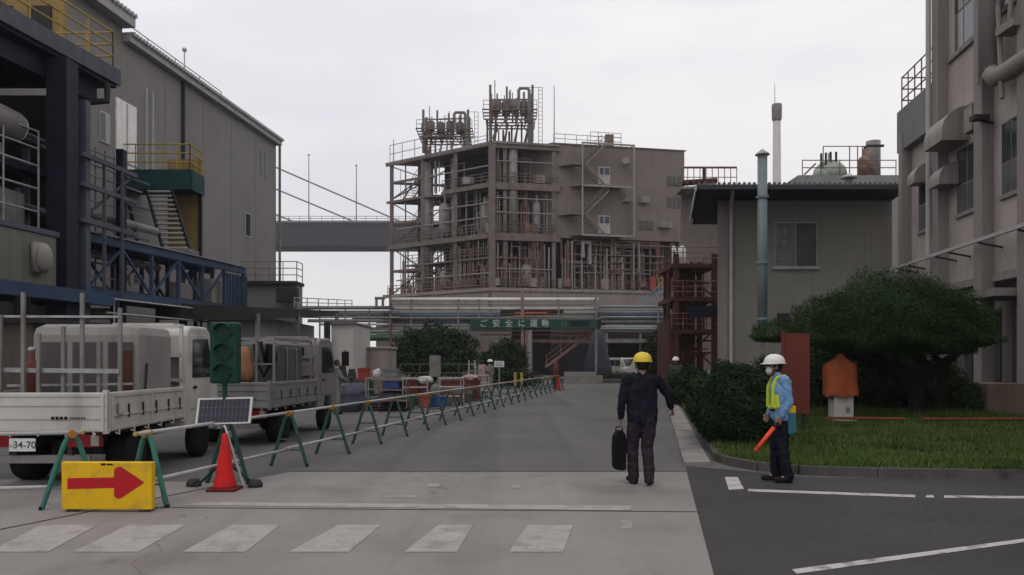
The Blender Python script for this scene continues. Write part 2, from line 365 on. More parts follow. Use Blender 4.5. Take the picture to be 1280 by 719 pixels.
# ------------------------------------------------------------------ ground, road, paving
m = MB(); m.face([(-400, -60, 0), (400, -60, 0), (400, 700, 0), (-400, 700, 0)]); struct('ground', m, ASPH)
def sheet(name, poly, z, mt):
    m = MB(); m.face([(x, y, z) for x, y in poly]); return struct(name, m, mt)
Yf = 11.96; XR = lambda Y: 2.61 + .182 * (Y - 11.96)    # right edge of the paving, towards the viewer
sheet('paving', [(-30, -8), (XR(-8), -8), (XR(Yf), Yf), (-3.3, Yf), (-3.75, 10.9), (-9, 11.3), (-30, 11.3)], .004, CONC)
# asphalt lot on the right
sheet('side_road', [(XR(-8) + .004, -8), (40, -8), (40, 10.7), (8, 11.0), (4.2, 11.4), (3.3, 12.2), (2.74, 12.6), (XR(Yf) + .004, Yf)], .004, ASPHD)
def strip(name, a, b, wd, mt, z=.008):
    a = V((*a, 0)); b = V((*b, 0)); d = (b - a).normalized(); n = V((-d.y, d.x, 0)) * wd / 2
    return sheet(name, [(a - n)[:2], (b - n)[:2], (b + n)[:2], (a + n)[:2]], z, mt)
# expansion joints of the slabs
strip('paving_joint', (-3.75, 10.9), (-5.6, 6.4), .035, SEAM); strip('paving_joint', (-5.6, 6.4), (-9.5, 2.0), .035, SEAM)
strip('paving_joint', (-4.9, 9.05), (XR(9.05), 8.75), .03, SEAM); strip('paving_joint', (-3.3, Yf - .02), (XR(Yf), Yf - .02), .03, SEAM)
# crossing stripes: (u0,u1 top edge),(u0,u1 bottom)
def pg(u, v): Y = GY(v); return (XU(u, Y), Y)
for a, b, c, d in ((52, 122, 60, -14), (160, 232, 173, 92), (290, 350, 307, 228), (423, 476, 436, 361), (548, 592, 571, 505), (660, 716, 704, 636)):
    sheet('crossing_stripe', [pg(d, 691), pg(c, 691), pg(b, 657), pg(a, 657)], .008, PAINTW)
sheet('stop_line', [pg(218, 632), pg(788, 639), pg(790, 633), pg(260, 628.5)], .008, PAINTW)
for u0, u1, v0, v1 in ((482, 521, 620, 623), (535, 549, 605, 610), (640, 650, 607, 611), (776, 790, 651, 662)):
    sheet('paint_dash', [pg(u0, v1), pg(u1, v1), pg(u1, v0), pg(u0, v0)], .008, PAINTF)
sheet('lot_line', [pg(911, 613), pg(930, 612), pg(922, 597), pg(906, 597)], .008, PAINT)
sheet('lot_line', [pg(935, 615), pg(1144, 622.5), pg(1144, 619.5), pg(935, 612)], .008, PAINT)
sheet('lot_line', [pg(1157, 622.6), pg(1168, 622.8), pg(1166, 619.5), pg(1158, 619.5)], .008, PAINT)
sheet('lot_line', [pg(1180, 623), pg(1500, 626), pg(1500, 623), pg(1180, 620)], .008, PAINT)
sheet('lot_line', [pg(996, 718.5), pg(1500, 648), pg(1500, 645), pg(990, 713)], .008, PAINT)
# lawn with a low kerb
LE = lambda Y: 3.42 + .178 * (Y - 13.3)
lawn = [(12.5, 10.85), (8, 11.12), (5.2, 11.42), (4.2, 11.7), (3.75, 12.1), (3.48, 12.7), (LE(13.3), 13.3), (LE(36), 36), (22, 36), (26, 10.4)]
m = MB(); m.prism(lawn, 0, .10); struct('lawn', m, LAWN)
m = MB()
kp = lawn[:8]; kp = [(26, 10.4)] + kp
for a, b in zip(kp, kp[1:]):
    a = V((*a, .065)); b = V((*b, .065)); m.bar(a, b, .13, .13)
struct('lawn_kerb', m, KERB)
# pale kerb strip between road and lawn
m = MB(); y = 12.65
while y < 60:
    x = 2.72 + .178 * (y - 12.65)
    m.prism([(x, y), (x + .42, y), (x + .42 + .34, y + 1.9), (x + .34, y + 1.9)], 0, .06); y += 1.96
struct('kerb_strip', m, CONC2)

# ------------------------------------------------------------------ grass (stuff)
def grass(n, seed):
    g = np.random.default_rng(seed); pts = []
    x = g.uniform(3.3, 14, n * 2); y = 10.85 + (g.random(n * 2) ** 1.3) * 14
    poly = np.array(lawn); inside = np.zeros(len(x), bool); j = len(poly) - 1
    for i in range(len(poly)):
        a, b = poly[i], poly[j]
        c = ((a[1] > y) != (b[1] > y)) & (x < (b[0] - a[0]) * (y - a[1]) / (b[1] - a[1] + 1e-9) + a[0]); inside ^= c; j = i
    x = x[inside][:n]; y = y[inside][:n]; k = len(x)
    patch = .5 + .5 * np.sin(x * 1.7 + 2 * np.sin(y * .9)) * np.sin(y * 1.3 + x * .4)
    keep = (patch + .35 * g.random(k)) > .22; x, y, patch = x[keep], y[keep], patch[keep]; k = len(x)
    h = (.04 + .10 * g.random(k) + .14 * (g.random(k) > .988)) * (.4 + .8 * patch) * (1 + (y > 21) * .9)
    a = g.uniform(0, 6.28, k); wd = .010 + .010 * g.random(k); lean = g.normal(size=(k, 2)) * .035
    base = np.stack([x, y, np.full(k, .09)], 1); t = np.stack([np.cos(a), np.sin(a), np.zeros(k)], 1) * wd[:, None]
    tip = base + np.stack([lean[:, 0], lean[:, 1], h], 1)
    q = np.stack([base - t, base + t, tip], 1).reshape(-1, 3)
    me = bpy.data.meshes.new('grass'); me.vertices.add(3 * k); me.vertices.foreach_set('co', q.astype(np.float32).ravel())
    me.loops.add(3 * k); me.loops.foreach_set('vertex_index', np.arange(3 * k, dtype=np.int32))
    me.polygons.add(k); me.polygons.foreach_set('loop_start', np.arange(0, 3 * k, 3, dtype=np.int32)); me.update(calc_edges=True); me.materials.append(GRASS)
    o = bpy.data.objects.new('grass', me); COL.objects.link(o)
    tag(o, 'short rough grass growing over the kerbed lawn', 'grass', kind='stuff')
grass(110000, 3)

# ================================================================== LEFT: big grey building
WX = lambda Y: -17.7 + .104 * (Y - 60)       # its long wall
t = thing('factory_building', 'tall windowless grey factory hall with a stepped roof edge behind the blue truss', 'building', (-22, 48, 0)); G = t
TOPZ = 18.05
m = MB(); m.prism([(WX(60), 60), (WX(60) - 22, 63), (WX(40.5) - 24, 40.5), (WX(40.5), 40.5)], 0, TOPZ)
m.prism([(WX(40.498), 40.498), (WX(40.5) - 24, 40.498), (WX(20) - 24, 20), (WX(26), 26)], 0, 18.6); m.build('wall', CLAD, t)
def corr_edge(m, a, b, r=.12, step=.3):
    a = V(a); b = V(b); n = int((b - a).length / step)
    out = V((b - a).normalized().cross(V((0, 0, 1)))) * .18
    for i in range(n):
        p = a.lerp(b, (i + .5) / n); m.cyl(p - out * 3, p + out, r, n=6)
    return m
m = MB(); a, b = V((WX(40.5) + .15, 40.5, TOPZ)), V((WX(60) + .15, 60.2, TOPZ)); m.bar(a, b, .5, .35); corr_edge(m, a + V((.25, 0, .22)), b + V((.25, 0, .22)))
m.build('roof', TRIM, t)
m = MB(); a, b = V((WX(26) + .2, 26, 18.8)), V((WX(40.5) + .2, 40.6, 18.8)); m.bar(a, b, .9, .5); corr_edge(m, a + V((.4, 0, .3)), b + V((.4, 0, .3))); m.build('roof', TRIM, t)
m = MB(); railing(m, [(WX(41) - .6, 41, TOPZ + .2), (WX(52.5) - .6, 52.5, TOPZ + .2)], 1.1, 1, 3, .03); m.build('roof_railing', GALV, t)
m = MB(); m.cyl((WX(47.6) - .5, 47.6, TOPZ), (WX(47.6) - .5, 47.6, TOPZ + 2.1), .035); m.ball((WX(47.6) - .5, 47.6, TOPZ + 2.15), .14); m.build('roof_lamp', GALV, t)
def wallbox(mb, Y0, Y1, z0, z1, out=.04):
    return mb.prism([(WX(Y0) - .05, Y0), (WX(Y1) - .05, Y1), (WX(Y1) + out, Y1), (WX(Y0) + out, Y0)], z0, z1)
wallbox(MB(), 39.9, 41.65, 11.2, 14.85, .07).build('door', WHITE, t)
m = MB(); wallbox(m, 40.76, 40.80, 11.2, 14.78, .085); m.build('door_seam', DARK, t)
f = wallbox(MB(), 38.6, 39.4, 12.3, 13.8, .06).build('window', TRIM, t); wallbox(MB(), 38.66, 39.0, 12.4, 13.7, .075).build('pane', GLASS, f)
f = wallbox(MB(), 54.6, 55.5, 10.2, 11.9, .05).build('window', TRIM, t); wallbox(MB(), 54.7, 55.4, 10.3, 11.8, .07).build('pane', GLASS, f)
for Y in (42.5, 43.1): wallbox(MB(), Y, Y + .12, 11.5, 16.2, .10).build('conduit', TRIM, t)
m = MB(); m.cyl((WX(46.3) + .12, 46.3, 4), (WX(46.3) + .12, 46.3, TOPZ - .1), .09); m.build('downpipe', DARK, t)
m = MB(); m.cyl((WX(60) + .25, 60.1, 0), (WX(60) + .25, 60.1, TOPZ), .10); m.build('downpipe', STEELG, t)
m = MB(); wallbox(m, 57.2, 57.5, 15, 16.8, .05); wallbox(m, 57.9, 58.2, 15, 16.8, .05); m.build('louvre', CLADD, t)

m = MB()
for Y in (44.5, 48.8, 52.6, 56.4): wallbox(m, Y, Y + .035, 4, 17.6, .012)
m.build('panel_joint', mat('joint_line', (.165, .159, .15), .9, .1, 2), t)

# platform and stair on the wall
t = thing('access_platform', 'dark green steel platform with yellow rails and a steep stair on the grey hall', 'platform', (-18, 43, 0))
px0, px1, py0, py1, pz = -19.75, -16.3, 40.5, 42.1, 10.4
MB().box(px0, px1, py0, py1, pz, pz + .18).build('deck', TEAL, t)
m = MB(); m.box(px0, px1 + .05, py0 - .12, py0, pz - .05, pz + .95); m.box(px1, px1 + .12, py0, py1, pz - .05, pz + .95); m.build('fascia', TEAL, t)
m = MB(); railing(m, [(px0, py0, pz + .9), (px1, py0, pz + .9), (px1, py1, pz + .9)], 1.35, 3, .75, .035); m.build('railing', YEL, t)
m = MB(); m.box(px0 + 1.6, px1 - .1, py1 + .05, py1 + .12, pz - 3.9, pz + 1.9); m.build('back_panel', OCHRE, t)
a, b = V((-16.5, 37.9, 6.9)), V((-18.5, 40.5, pz - .05)); sd_ = V((1.25, 0, 0))
for k in (0, 1): m = MB(); m.bar(a + sd_ * k, b + sd_ * k, .08, .28); m.build('stringer', NAVY, t)
m = MB()
for k in range(13): p = a.lerp(b, (k + .5) / 13); m.box(p.x + .04, p.x + 1.21, p.y - .14, p.y + .14, p.z - .02, p.z + .05)
m.build('stair', TRIM, t)
m = MB(); m.box(-16.9, -14.9, 36.9, 38.1, 6.7, 6.88); m.build('landing', STEELG, t)
for k in (0, 1): m = MB(); m.bar((-16.8 + 1.8 * k, 37.9, 0), (-16.8 + 1.8 * k, 37.9, 6.7), .14); m.build('landing_leg', NAVY, t)
for a, b in (((px0 + .2, py0, pz), (px0 + .9, py0, 7.2)), ((px0 + .1, py0, pz), (px0 + .1, py0, 0)), ((px1 - .1, py1, pz), (px1 - .1, py1, 0))): MB().bar(a, b, .15).build('support', NAVY, t)

# lower annex roofs at the far corner of the hall
t = thing('annex_building', 'low grey annex with railed roof at the far corner of the grey hall', 'building', (-15, 52, 0))
m = MB(); m.box(XU(300, 52), XU(371, 52), 52, 53.4, 0, ZV(356, 52)); m.build('wall', CLAD, t)
m = MB(); m.box(XU(296, 51.9), XU(372, 51.9), 51.6, 53.6, ZV(356, 52), ZV(352, 52)); m.build('roof', DARK, t)
m = MB(); railing(m, [P(302, 352, 52), P(371, 352, 52), V((XU(371, 52), 53.4, ZV(352, 52)))], 1.3, 3, 1.0, .03); m.build('railing', STEELG, t)
m = MB(); m.box(XU(345, 51), XU(371, 51), 51, 51.5, ZV(378, 51), ZV(360, 51)); m.build('equipment_box', DARK, t)
t = thing('canopy_roof', 'low flat dark canopy roof over the yard behind the second truck', 'canopy', (-12, 40, 0))
m = MB(); m.hull8([P(318, 400, 33), P(424, 394, 44), P(424, 394, 44) + V((-9, 0, 0)), P(318, 400, 33) + V((-4, 0, 0))], [P(318, 384, 33), P(424, 389, 44), P(424, 389, 44) + V((-9, 0, .2)), P(318, 384, 33) + V((-4, 0, .2))]); m.build('roof', DARK, t)
m = MB(); m.box(XU(320, 34) - 2, XU(320, 34), 33.8, 44, 0, 3.6); m.build('wall', CLADD, t)
for u, Y in ((322, 33.3), (372, 38), (421, 43.5)):
    MB().box(XU(u, Y) - .08, XU(u, Y) + .08, Y - .08, Y + .08, 0, ZV(392, Y)).build('post', STEELG, t)
m = MB(); railing(m, [P(368, 384, 42), P(440, 384, 60)], .5, 2, 3, .03); m.build('railing', GALV, t)
t = thing('site_cabin', 'tall plain white panel hut beyond the second truck cab', 'hut', (XU(428, 36), 36, 0))
m = MB(); m.box(XU(414, 36), XU(443, 36), 36, 40, 0, ZV(405, 36)); m.build('wall', CONCP, t)
m = MB(); m.box(XU(412, 35.9), XU(444.5, 35.9), 35.85, 40.1, ZV(405, 36), ZV(403, 36)); m.build('roof', STEELG, t)
m = MB(); m.box(XU(405.5, 35.5), XU(409, 35.5), 35.4, 35.6, 0, ZV(403, 35.5)); m.box(XU(410, 35.5), XU(412.5, 35.5), 35.4, 35.6, 0, ZV(403, 35.5)); m.build('corner_post', DARK, t)

# ================================================================== LEFT: blue steel plant
SX = lambda Y: -14.75 + .14 * (Y - 26)
t = thing('blue_steel_plant', 'open navy steel plant structure with yellow railed top deck at the frame edge', 'plant structure', (-15, 25, 0))
for Y, wd in ((26.2, .66), (18, .8)):
    MB().box(SX(Y) - wd / 2, SX(Y) + wd / 2, Y - .35, Y + .35, 0, 11.5).build('column', NAVY, t)
MB().box(SX(27.2) - .05, SX(27.2) + .2, 27.0, 27.3, 0, 10.5).build('column', BLUEG, t)
MB().box(SX(30) - .62, SX(30) - .36, 29.9, 30.2, 0, 9.6).build('column', NAVY, t)
for Y in (22, 28): MB().box(-22.2, -21.8, Y, Y + .4, 0, 12).build('column', NAVY, t)
m = MB(); m.hull8([(SX(14), 14, 11.55), (SX(29), 29, 11.55), (-23, 29, 11.55), (-23, 14, 11.55)], [(SX(14), 14, 11.8), (SX(29), 29, 11.8), (-23, 29, 11.8), (-23, 14, 11.8)]); m.build('top_deck', NAVY, t)
m = MB(); m.bar((SX(14) + .06, 14, 11.95), (SX(29) + .06, 29.1, 11.95), .1, .55); m.build('deck_fascia', BLUEG, t)
m = MB(); m.bar((SX(14) - .5, 14, 11.2), (SX(28.5) - .5, 28.5, 11.2), .25, .7); m.build('deck_girder', NAVY, t)
m = MB(); railing(m, [(SX(14), 14, 12.2), (SX(28.8), 28.8, 12.2)], 1.3, 3, 1.3, .032); railing(m, [(SX(28.8), 28.8, 12.2), (SX(28.8) - 3, 28.9, 12.2)], 1.3, 3, 1.0, .032); m.build('railing', YEL, t)
MB().box(-21, -16.35, 29.2, 29.4, 11.8, 16.5).build('ochre_screen', OCHRE, t)
for k in range(3): MB().box(-20.4 + k * 1.4, -19.6 + k * 1.4, 29.1, 29.2, 12.2, 14.6).build('dark_panel', DARK, t)
m = MB(); m.tube([(SX(28) + .1, 28.4, 11.5), (SX(28) + .1, 28.4, 10.9), (SX(28) - .4, 28.2, 10.8)], .12); m.build('drain_pipe', DARK, t)
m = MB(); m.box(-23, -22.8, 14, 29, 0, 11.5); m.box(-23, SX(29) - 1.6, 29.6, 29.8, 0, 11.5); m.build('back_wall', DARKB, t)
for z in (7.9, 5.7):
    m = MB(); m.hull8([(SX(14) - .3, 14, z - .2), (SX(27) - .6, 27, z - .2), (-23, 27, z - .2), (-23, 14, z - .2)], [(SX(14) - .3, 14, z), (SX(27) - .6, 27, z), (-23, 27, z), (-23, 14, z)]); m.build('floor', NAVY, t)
m = MB(); railing(m, [(SX(14) - .35, 14, 5.7), (SX(25.6) - .35, 25.6, 5.7)], 2.2, 3, 1.4, .035); railing(m, [(SX(14) - .35, 14, 7.9), (SX(25.6) - .35, 25.6, 7.9)], 1.1, 2, 1.4, .03); m.build('scaffold_rail', GALV, t)
m = MB()
for k in range(34):
    Y = rnd.uniform(17, 27.5); x = rnd.uniform(-18.5, -15.4); m.cyl((x, Y, 0), (x, Y, rnd.uniform(6.5, 9)), rnd.uniform(.05, .16))
for k in range(16):
    z = rnd.uniform(5.9, 9.4); x = rnd.uniform(-17.5, -15.4); m.cyl((x, 15, z), (x, 27, z), rnd.uniform(.05, .13))
m.build('pipework', BLUEG, t)
m = MB(); m.cyl((-15.75, 18, 9.05), (-15.75, 25.2, 9.05), .5, n=20); m.build('horizontal_vessel', TANKM, t, True)
m = MB(); m.ball((-15.75, 25.2, 9.05), (.49, .35, .49), 20, 12); m.build('vessel_end', WHITE, t, True)
MB().box(-16.8, -15.7, 18, 23, 6.0, 6.9).build('pump_unit', STEELG, t); MB().box(-16.9, -15.6, 24, 25.6, 5.75, 7.0).build('pump_unit', STEELG, t); MB().box(-16.4, -15.5, 23.2, 24.4, 7.95, 8.3).build('pump_unit', STEELG, t)
# panel wall with blue beam below
m = MB(); m.hull8([(SX(14) + .5, 14, 4.02), (SX(25.2) + .5, 25.2, 4.02), (SX(25.2) + .3, 25.2, 4.02), (SX(14) + .3, 14, 4.02)], [(SX(14) + .5, 14, 5.55), (SX(25.2) + .5, 25.2, 5.55), (SX(25.2) + .3, 25.2, 5.55), (SX(14) + .3, 14, 5.55)]); m.build('panel_wall', mat('olive_grey_panel', (.15, .145, .125), .85, .08, .6, streak=.4), t)
m = MB(); m.bar((SX(14) + .45, 14, 5.65), (SX(25.3) + .45, 25.3, 5.65), .2, .16); m.build('panel_cap', BLUEG, t)
m = MB(); m.bar((SX(14) + .45, 14, 3.8), (SX(28) + .4, 28, 3.8), .35, .42); m.build('beam', BLUE, t)
m = MB(); m.ball((SX(24.5) + .75, 24.3, 4.8), (.2, .35, .45)); m.cbox((SX(24.5) + .6, 24.3, 4.8), (.2, .5, .9)); m.build('floodlight', TANKM, t, True)
m = MB(); m.bar((-22.5, 29.3, 3.4), (SX(29), 29.3, 3.4), .2, .4)
m.box(-23, -16.4, 30, 30.2, 0, 3.6); m.box(-16.6, -16.4, 14, 30, 0, 3.6); m.build('lower_wall', CLADD, t)
m = MB()
for z in (8.6, 7.6, 6.4):
    m.bar((SX(26.6) + .3, 26.7, z), (SX(30) + .1, 30, z), .12, .16); m.bar((SX(30) - .3, 30, z), (SX(31.5) - .3, 31.5, z), .07)
for Y in (28, 29): m.bar((SX(Y) + .2, Y, 4), (SX(Y) + .2, Y, 8.7), .09)
m.bar((SX(27), 27, 6.4), (SX(30), 30, 8.6), .07)
m.build('side_frame', BLUEG, t)
m = MB()
for k in range(7): Y = 28 + k * .55; m.cyl((SX(Y) - 1.2, Y, 3.8), (SX(Y) - 1.2, Y, 9.6), .035, n=6)
for k in range(6): z = 4.4 + k * .9; m.cyl((SX(28) - 1.15, 28, z), (SX(31.5) - 1.15, 31.5, z), .035, n=6); m.cyl((SX(28) - .6, 28, z + .3), (SX(31.5) - .6, 31.5, z + .3), .03, n=6)
m.cyl((SX(28.5) - .9, 28.5, 7.0), (SX(33) - .9, 33, 7.0), .16); m.cyl((SX(28.5) - .8, 28.5, 5.5), (SX(33) - .8, 33, 5.5), .12)
m.build('scaffold', STEELG, t)

# blue truss walkway
t = thing('truss_walkway', 'long blue steel truss bridge running along the grey hall above the trucks', 'walkway', (-13.7, 33, 0))
TXl = lambda Y: -14.56 + .176 * (Y - 28)
m = MB()
for dx in (0, -1.5):
    for z, h in ((5.95, .3), (4.05, .34)): m.bar((TXl(27.5) + dx, 27.5, z), (TXl(38.2) + dx, 38.2, z), .16, h)
m.build('chord', BLUE, t)
n = 6
for dx in (0, -1.5):
    m = MB()
    for i in range(n + 1):
        Y = 27.6 + i * 10.5 / n; m.bar((TXl(Y) + dx, Y, 4.1), (TXl(Y) + dx, Y, 5.9), .13)
        if i < n:
            Y2 = Y + 10.5 / n; a = (4.2, 5.8) if i % 2 else (5.8, 4.2); m.bar((TXl(Y) + dx, Y, a[1]), (TXl(Y2) + dx, Y2, a[0]), .08)
    m.build('web_member', BLUE, t)
m = MB(); m.hull8([(TXl(27.5) - 1.5, 27.5, 4.22), (TXl(38.2) - 1.5, 38.2, 4.22), (TXl(38.2), 38.2, 4.22), (TXl(27.5), 27.5, 4.22)], [(TXl(27.5) - 1.5, 27.5, 4.26), (TXl(38.2) - 1.5, 38.2, 4.26), (TXl(38.2), 38.2, 4.26), (TXl(27.5), 27.5, 4.26)]); m.build('deck', NAVY, t)
m = MB(); m.bar((TXl(27.5) - .6, 27.5, 6.14), (TXl(38.2) - .6, 38.2, 6.14), 1.5, .06); m.build('roof', CLADD, t)
m = MB()
for i in range(9): Y = 36.3 + i * .24; m.bar((TXl(Y) + .06, Y, 3.0), (TXl(Y) + .06, Y, 5.7), .10, .05)
m.build('end_cladding', BLUE, t)
for Y in (29.0, 33.2, 38): MB().box(TXl(Y) - .12, TXl(Y) + .12, Y - .12, Y + .12, 0, 3.9).build('column', NAVY, t)
for c, sz in (((TXl(31) - .6, 31.3, 4.9), (.2, .3, .3)), ((TXl(31) - .6, 30.7, 4.8), (.12, .16, .5)), ((TXl(36) - .6, 36.2, 4.8), (.8, 1.1, 1.1)), ((TXl(34) - .7, 34.3, 4.65), (.5, 1.3, .7))): MB().cbox(c, sz).build('machine_box', TANKM, t, bevel=.05)
t = thing('yard_railing', 'long pale pipe railing under the blue truss walkway', 'railing', (-12.6, 33, 0))
m = MB()
for z in (3.85, 3.35): m.cyl((TXl(27.8) + .5, 27.8, z), (TXl(40.5) + .5, 40.5, z), .035, n=8)
m.build('rail', GALV, t)
m = MB()
for Y in (28.2, 33.5, 34.6, 37, 40): m.cyl((TXl(Y) + .5, Y, 0), (TXl(Y) + .5, Y, 3.9), .035, n=8)
m.build('post', GALV, t)
# machinery behind the trucks, low brick-brown wall
t = thing('low_outbuilding', 'low brown walled outbuilding behind the front truck bed', 'building', (-13, 27, 0))
MB().box(-16.3, -13.2, 22, 31, 0, 2.7).build('wall', mat('brown_grey_wall', (.12, .10, .088), .9, .15, .8, streak=.4), t)
MB().box(-16.4, -12.9, 21.8, 31.2, 2.7, 2.85).build('roof', DARK, t)
MB().box(-13.22, -13.16, 23.0, 24.1, 0, 2.1).build('door', REDC, t)
MB().box(-13.22, -13.15, 26, 29, .9, 2.0).build('shutter', STEELG, t)

# ================================================================== far bridge
t = thing('road_bridge', 'high dark grey girder bridge with stay cables and lamp posts far behind the plant', 'bridge', (-60, 300, 0))
def PB(u, v): return P(u, v, 300)
m = MB(); a, b = PB(250, 296), PB(850, 293); a.x -= 60; m.hull8([(a.x, 292, 43.9), (b.x, 292, 43.9), (b.x, 308, 43.9), (a.x, 308, 43.9)], [(a.x, 290, 52.0), (b.x, 290, 52.0), (b.x, 310, 52.0), (a.x, 310, 52.0)]); m.build('girder', BRIDGE, t)
m = MB(); m.box(a.x, b.x, 289.6, 310.4, 52.0, 52.7); m.build('deck', CLADD, t)
m = MB(); railing(m, [(a.x, 290, 52.7), (b.x, 290, 52.7)], 1.6, 2, 4, .09); m.build('parapet', STEELG, t)
for (u0, v0), (u1, v1) in (((250, 168), (505, 279)), ((250, 197), (447, 279)), ((250, 231), (372, 279))):
    m = MB(); m.cyl(PB(u0, v0), PB(u1, v1), .28, n=8); m.build('stay_cable', STEELG, t)
for u, v in ((392, 200), (450, 213)):
    m = MB(); p = PB(u, v); m.cyl((p.x, 293, 52.5), (p.x, 293, p.z), .22, .14); m.cbox((p.x, 293, p.z + .1), (.7, .9, .3)); m.build('lamp_post', STEELG, t)

# ================================================================== centre: chemical plant tower
C0 = V((-2.375, 95, 0)); AX = V((-13.4, 10, 0)); BX = V((23.9, 5, 0))
def T(s, t, z): return C0 + AX * s + BX * t + V((0, 0, z))
t = thing('chemical_plant', 'tall chemical plant block, open steel floors on its left and grey cladding on its right', 'plant building', (4, 102, 0)); PL = t
def slab(s0, s1, t0, t1, z0, z1, mt, name='floor_slab'):
    m = MB(); m.hull8([T(s0, t0, z0), T(s0, t1, z0), T(s1, t1, z0), T(s1, t0, z0)], [T(s0, t0, z1), T(s0, t1, z1), T(s1, t1, z1), T(s1, t0, z1)]); return m.build(name, mt, t)
RZ = 27.75
slab(-.04, 1.03, -.02, .32, RZ - .25, RZ, STEELG, 'roof_slab')
slab(-.02, .45, -.01, .34, 22.6, 22.95, TOWERS); slab(.58, 1.04, -.01, .3, 22.4, 22.7, TOWERS)
slab(-.02, 1.02, -.01, .34, 16.55, 16.95, TOWERS)
slab(-.01, .85, -.008, .12, 13.9, 14.1, TOWERS)
slab(-.05, 1.04, -.03, 1.0, 10.0, 10.4, TOWERC); slab(-.04, .99, -.02, .98, 6.6, 9.98, TOWERC, 'deck_fascia')
# cladding block on the right, recess underneath
slab(-.001, 1.0, .31, 1.0, 16.6, RZ + .15, TOWERW, 'wall')
slab(-.01, 1.01, .30, 1.005, RZ + .15, RZ + .3, TOWERS, 'roof_edge')
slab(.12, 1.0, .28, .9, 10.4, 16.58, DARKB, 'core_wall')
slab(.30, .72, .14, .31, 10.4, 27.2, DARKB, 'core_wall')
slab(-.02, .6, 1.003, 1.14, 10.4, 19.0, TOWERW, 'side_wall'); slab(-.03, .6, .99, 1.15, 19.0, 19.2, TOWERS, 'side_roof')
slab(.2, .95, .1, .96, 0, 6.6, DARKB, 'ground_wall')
for s_, t_ in ((0, 0), (.34, 0), (.67, 0), (1, 0), (0, .31), (.34, .31), (1, .3), (.01, .07), (0, .62), (0, .98), (.67, .15), (1, .15)):
    p = T(s_, t_, 0); w_ = .23 if (s_, t_) != (0, 0) else .42
    MB().box(p.x - w_, p.x + w_, p.y - w_, p.y + w_, 0, RZ - .25 if t_ < .4 else 16.6).build('column', TOWERS, t)
p = T(.7, .04, 0); MB().cyl((p.x, p.y, 10.4), (p.x, p.y, 27), .75, n=16).build('riser_pipe', STEELG, t, True)
p = T(.45, .05, 0); MB().cyl((p.x, p.y, 10.4), (p.x, p.y, 27), .35, n=12).build('riser_pipe', STEELG, t, True)
p = T(.03, .12, 0); MB().cyl((p.x, p.y, 17), (p.x, p.y, 27), .6, n=14).build('riser_pipe', STEELG, t, True)
# edge beams
for z, s1 in ((22.5, .45), (16.45, 1.02), (27.4, 1.03)):
    m = MB(); m.bar(T(-.02, -.015, z), T(s1, -.015, z), .2, .3); m.build('edge_beam', TOWERS, t)
    m = MB(); m.bar(T(-.02, -.015, z), T(-.02, .33, z), .2, .8); m.build('edge_beam', TOWERS, t)
# cross bracing in the open left bays
m = MB()
for z0, z1 in ((10.4, 16.5), (16.9, 22.4), (22.9, 27.2)):
    zm = (z0 + z1) / 2
    m.bar(T(1, 0, zm), T(.67, 0, zm), .16, .3); m.bar(T(1, 0, z0), T(.67, 0, zm), .14); m.bar(T(.67, 0, zm), T(1, 0, z1), .14)
    m.bar(T(1, 0, zm), T(1, .3, zm), .16, .3); m.bar(T(1, 0, z0), T(1, .3, z1), .14); m.bar(T(.85, 0, z0), T(.85, 0, z1), .16)
m.build('bracing', TOWERS, t)
for z, s1 in ((22.95, .45), (16.95, 1.0), (10.4, 1.02), (14.1, .85)):
    m = MB(); railing(m, [T(s1, -.012, z), T(-.02, -.012, z)], 1.15, 3, 1.6, .045); m.build('railing', TOWERS if z != 10.4 else RUSTY, t)
for z in (22.95, 16.95, 10.4):
    m = MB(); railing(m, [T(-.022, 0, z), T(-.022, .31 if z > 11 else .95, z)], 1.15, 3, 1.2, .04); m.build('railing', TOWERS, t)
m = MB(); railing(m, [T(1.02, 0, RZ), T(.62, 0, RZ)], 2.3, 2, 2.6, .05); railing(m, [T(.6, 0, RZ), T(.05, 0, RZ)], .9, 2, 2, .035); m.build('roof_railing', GALV, t)
m = MB(); railing(m, [T(0, .31, RZ + .3), T(0, .66, RZ + .3)], 1.1, 2, 1.5, .04); railing(m, [T(0, .5, RZ + .3), T(0, .66, RZ + .3)], 1.6, 3, .9, .04); m.build('roof_railing', GALV, t)
MB().cbox(T(.03, .615, RZ + 1.0), (1.0, 1.0, 1.4)).build('roof_box', RUSTY, t)
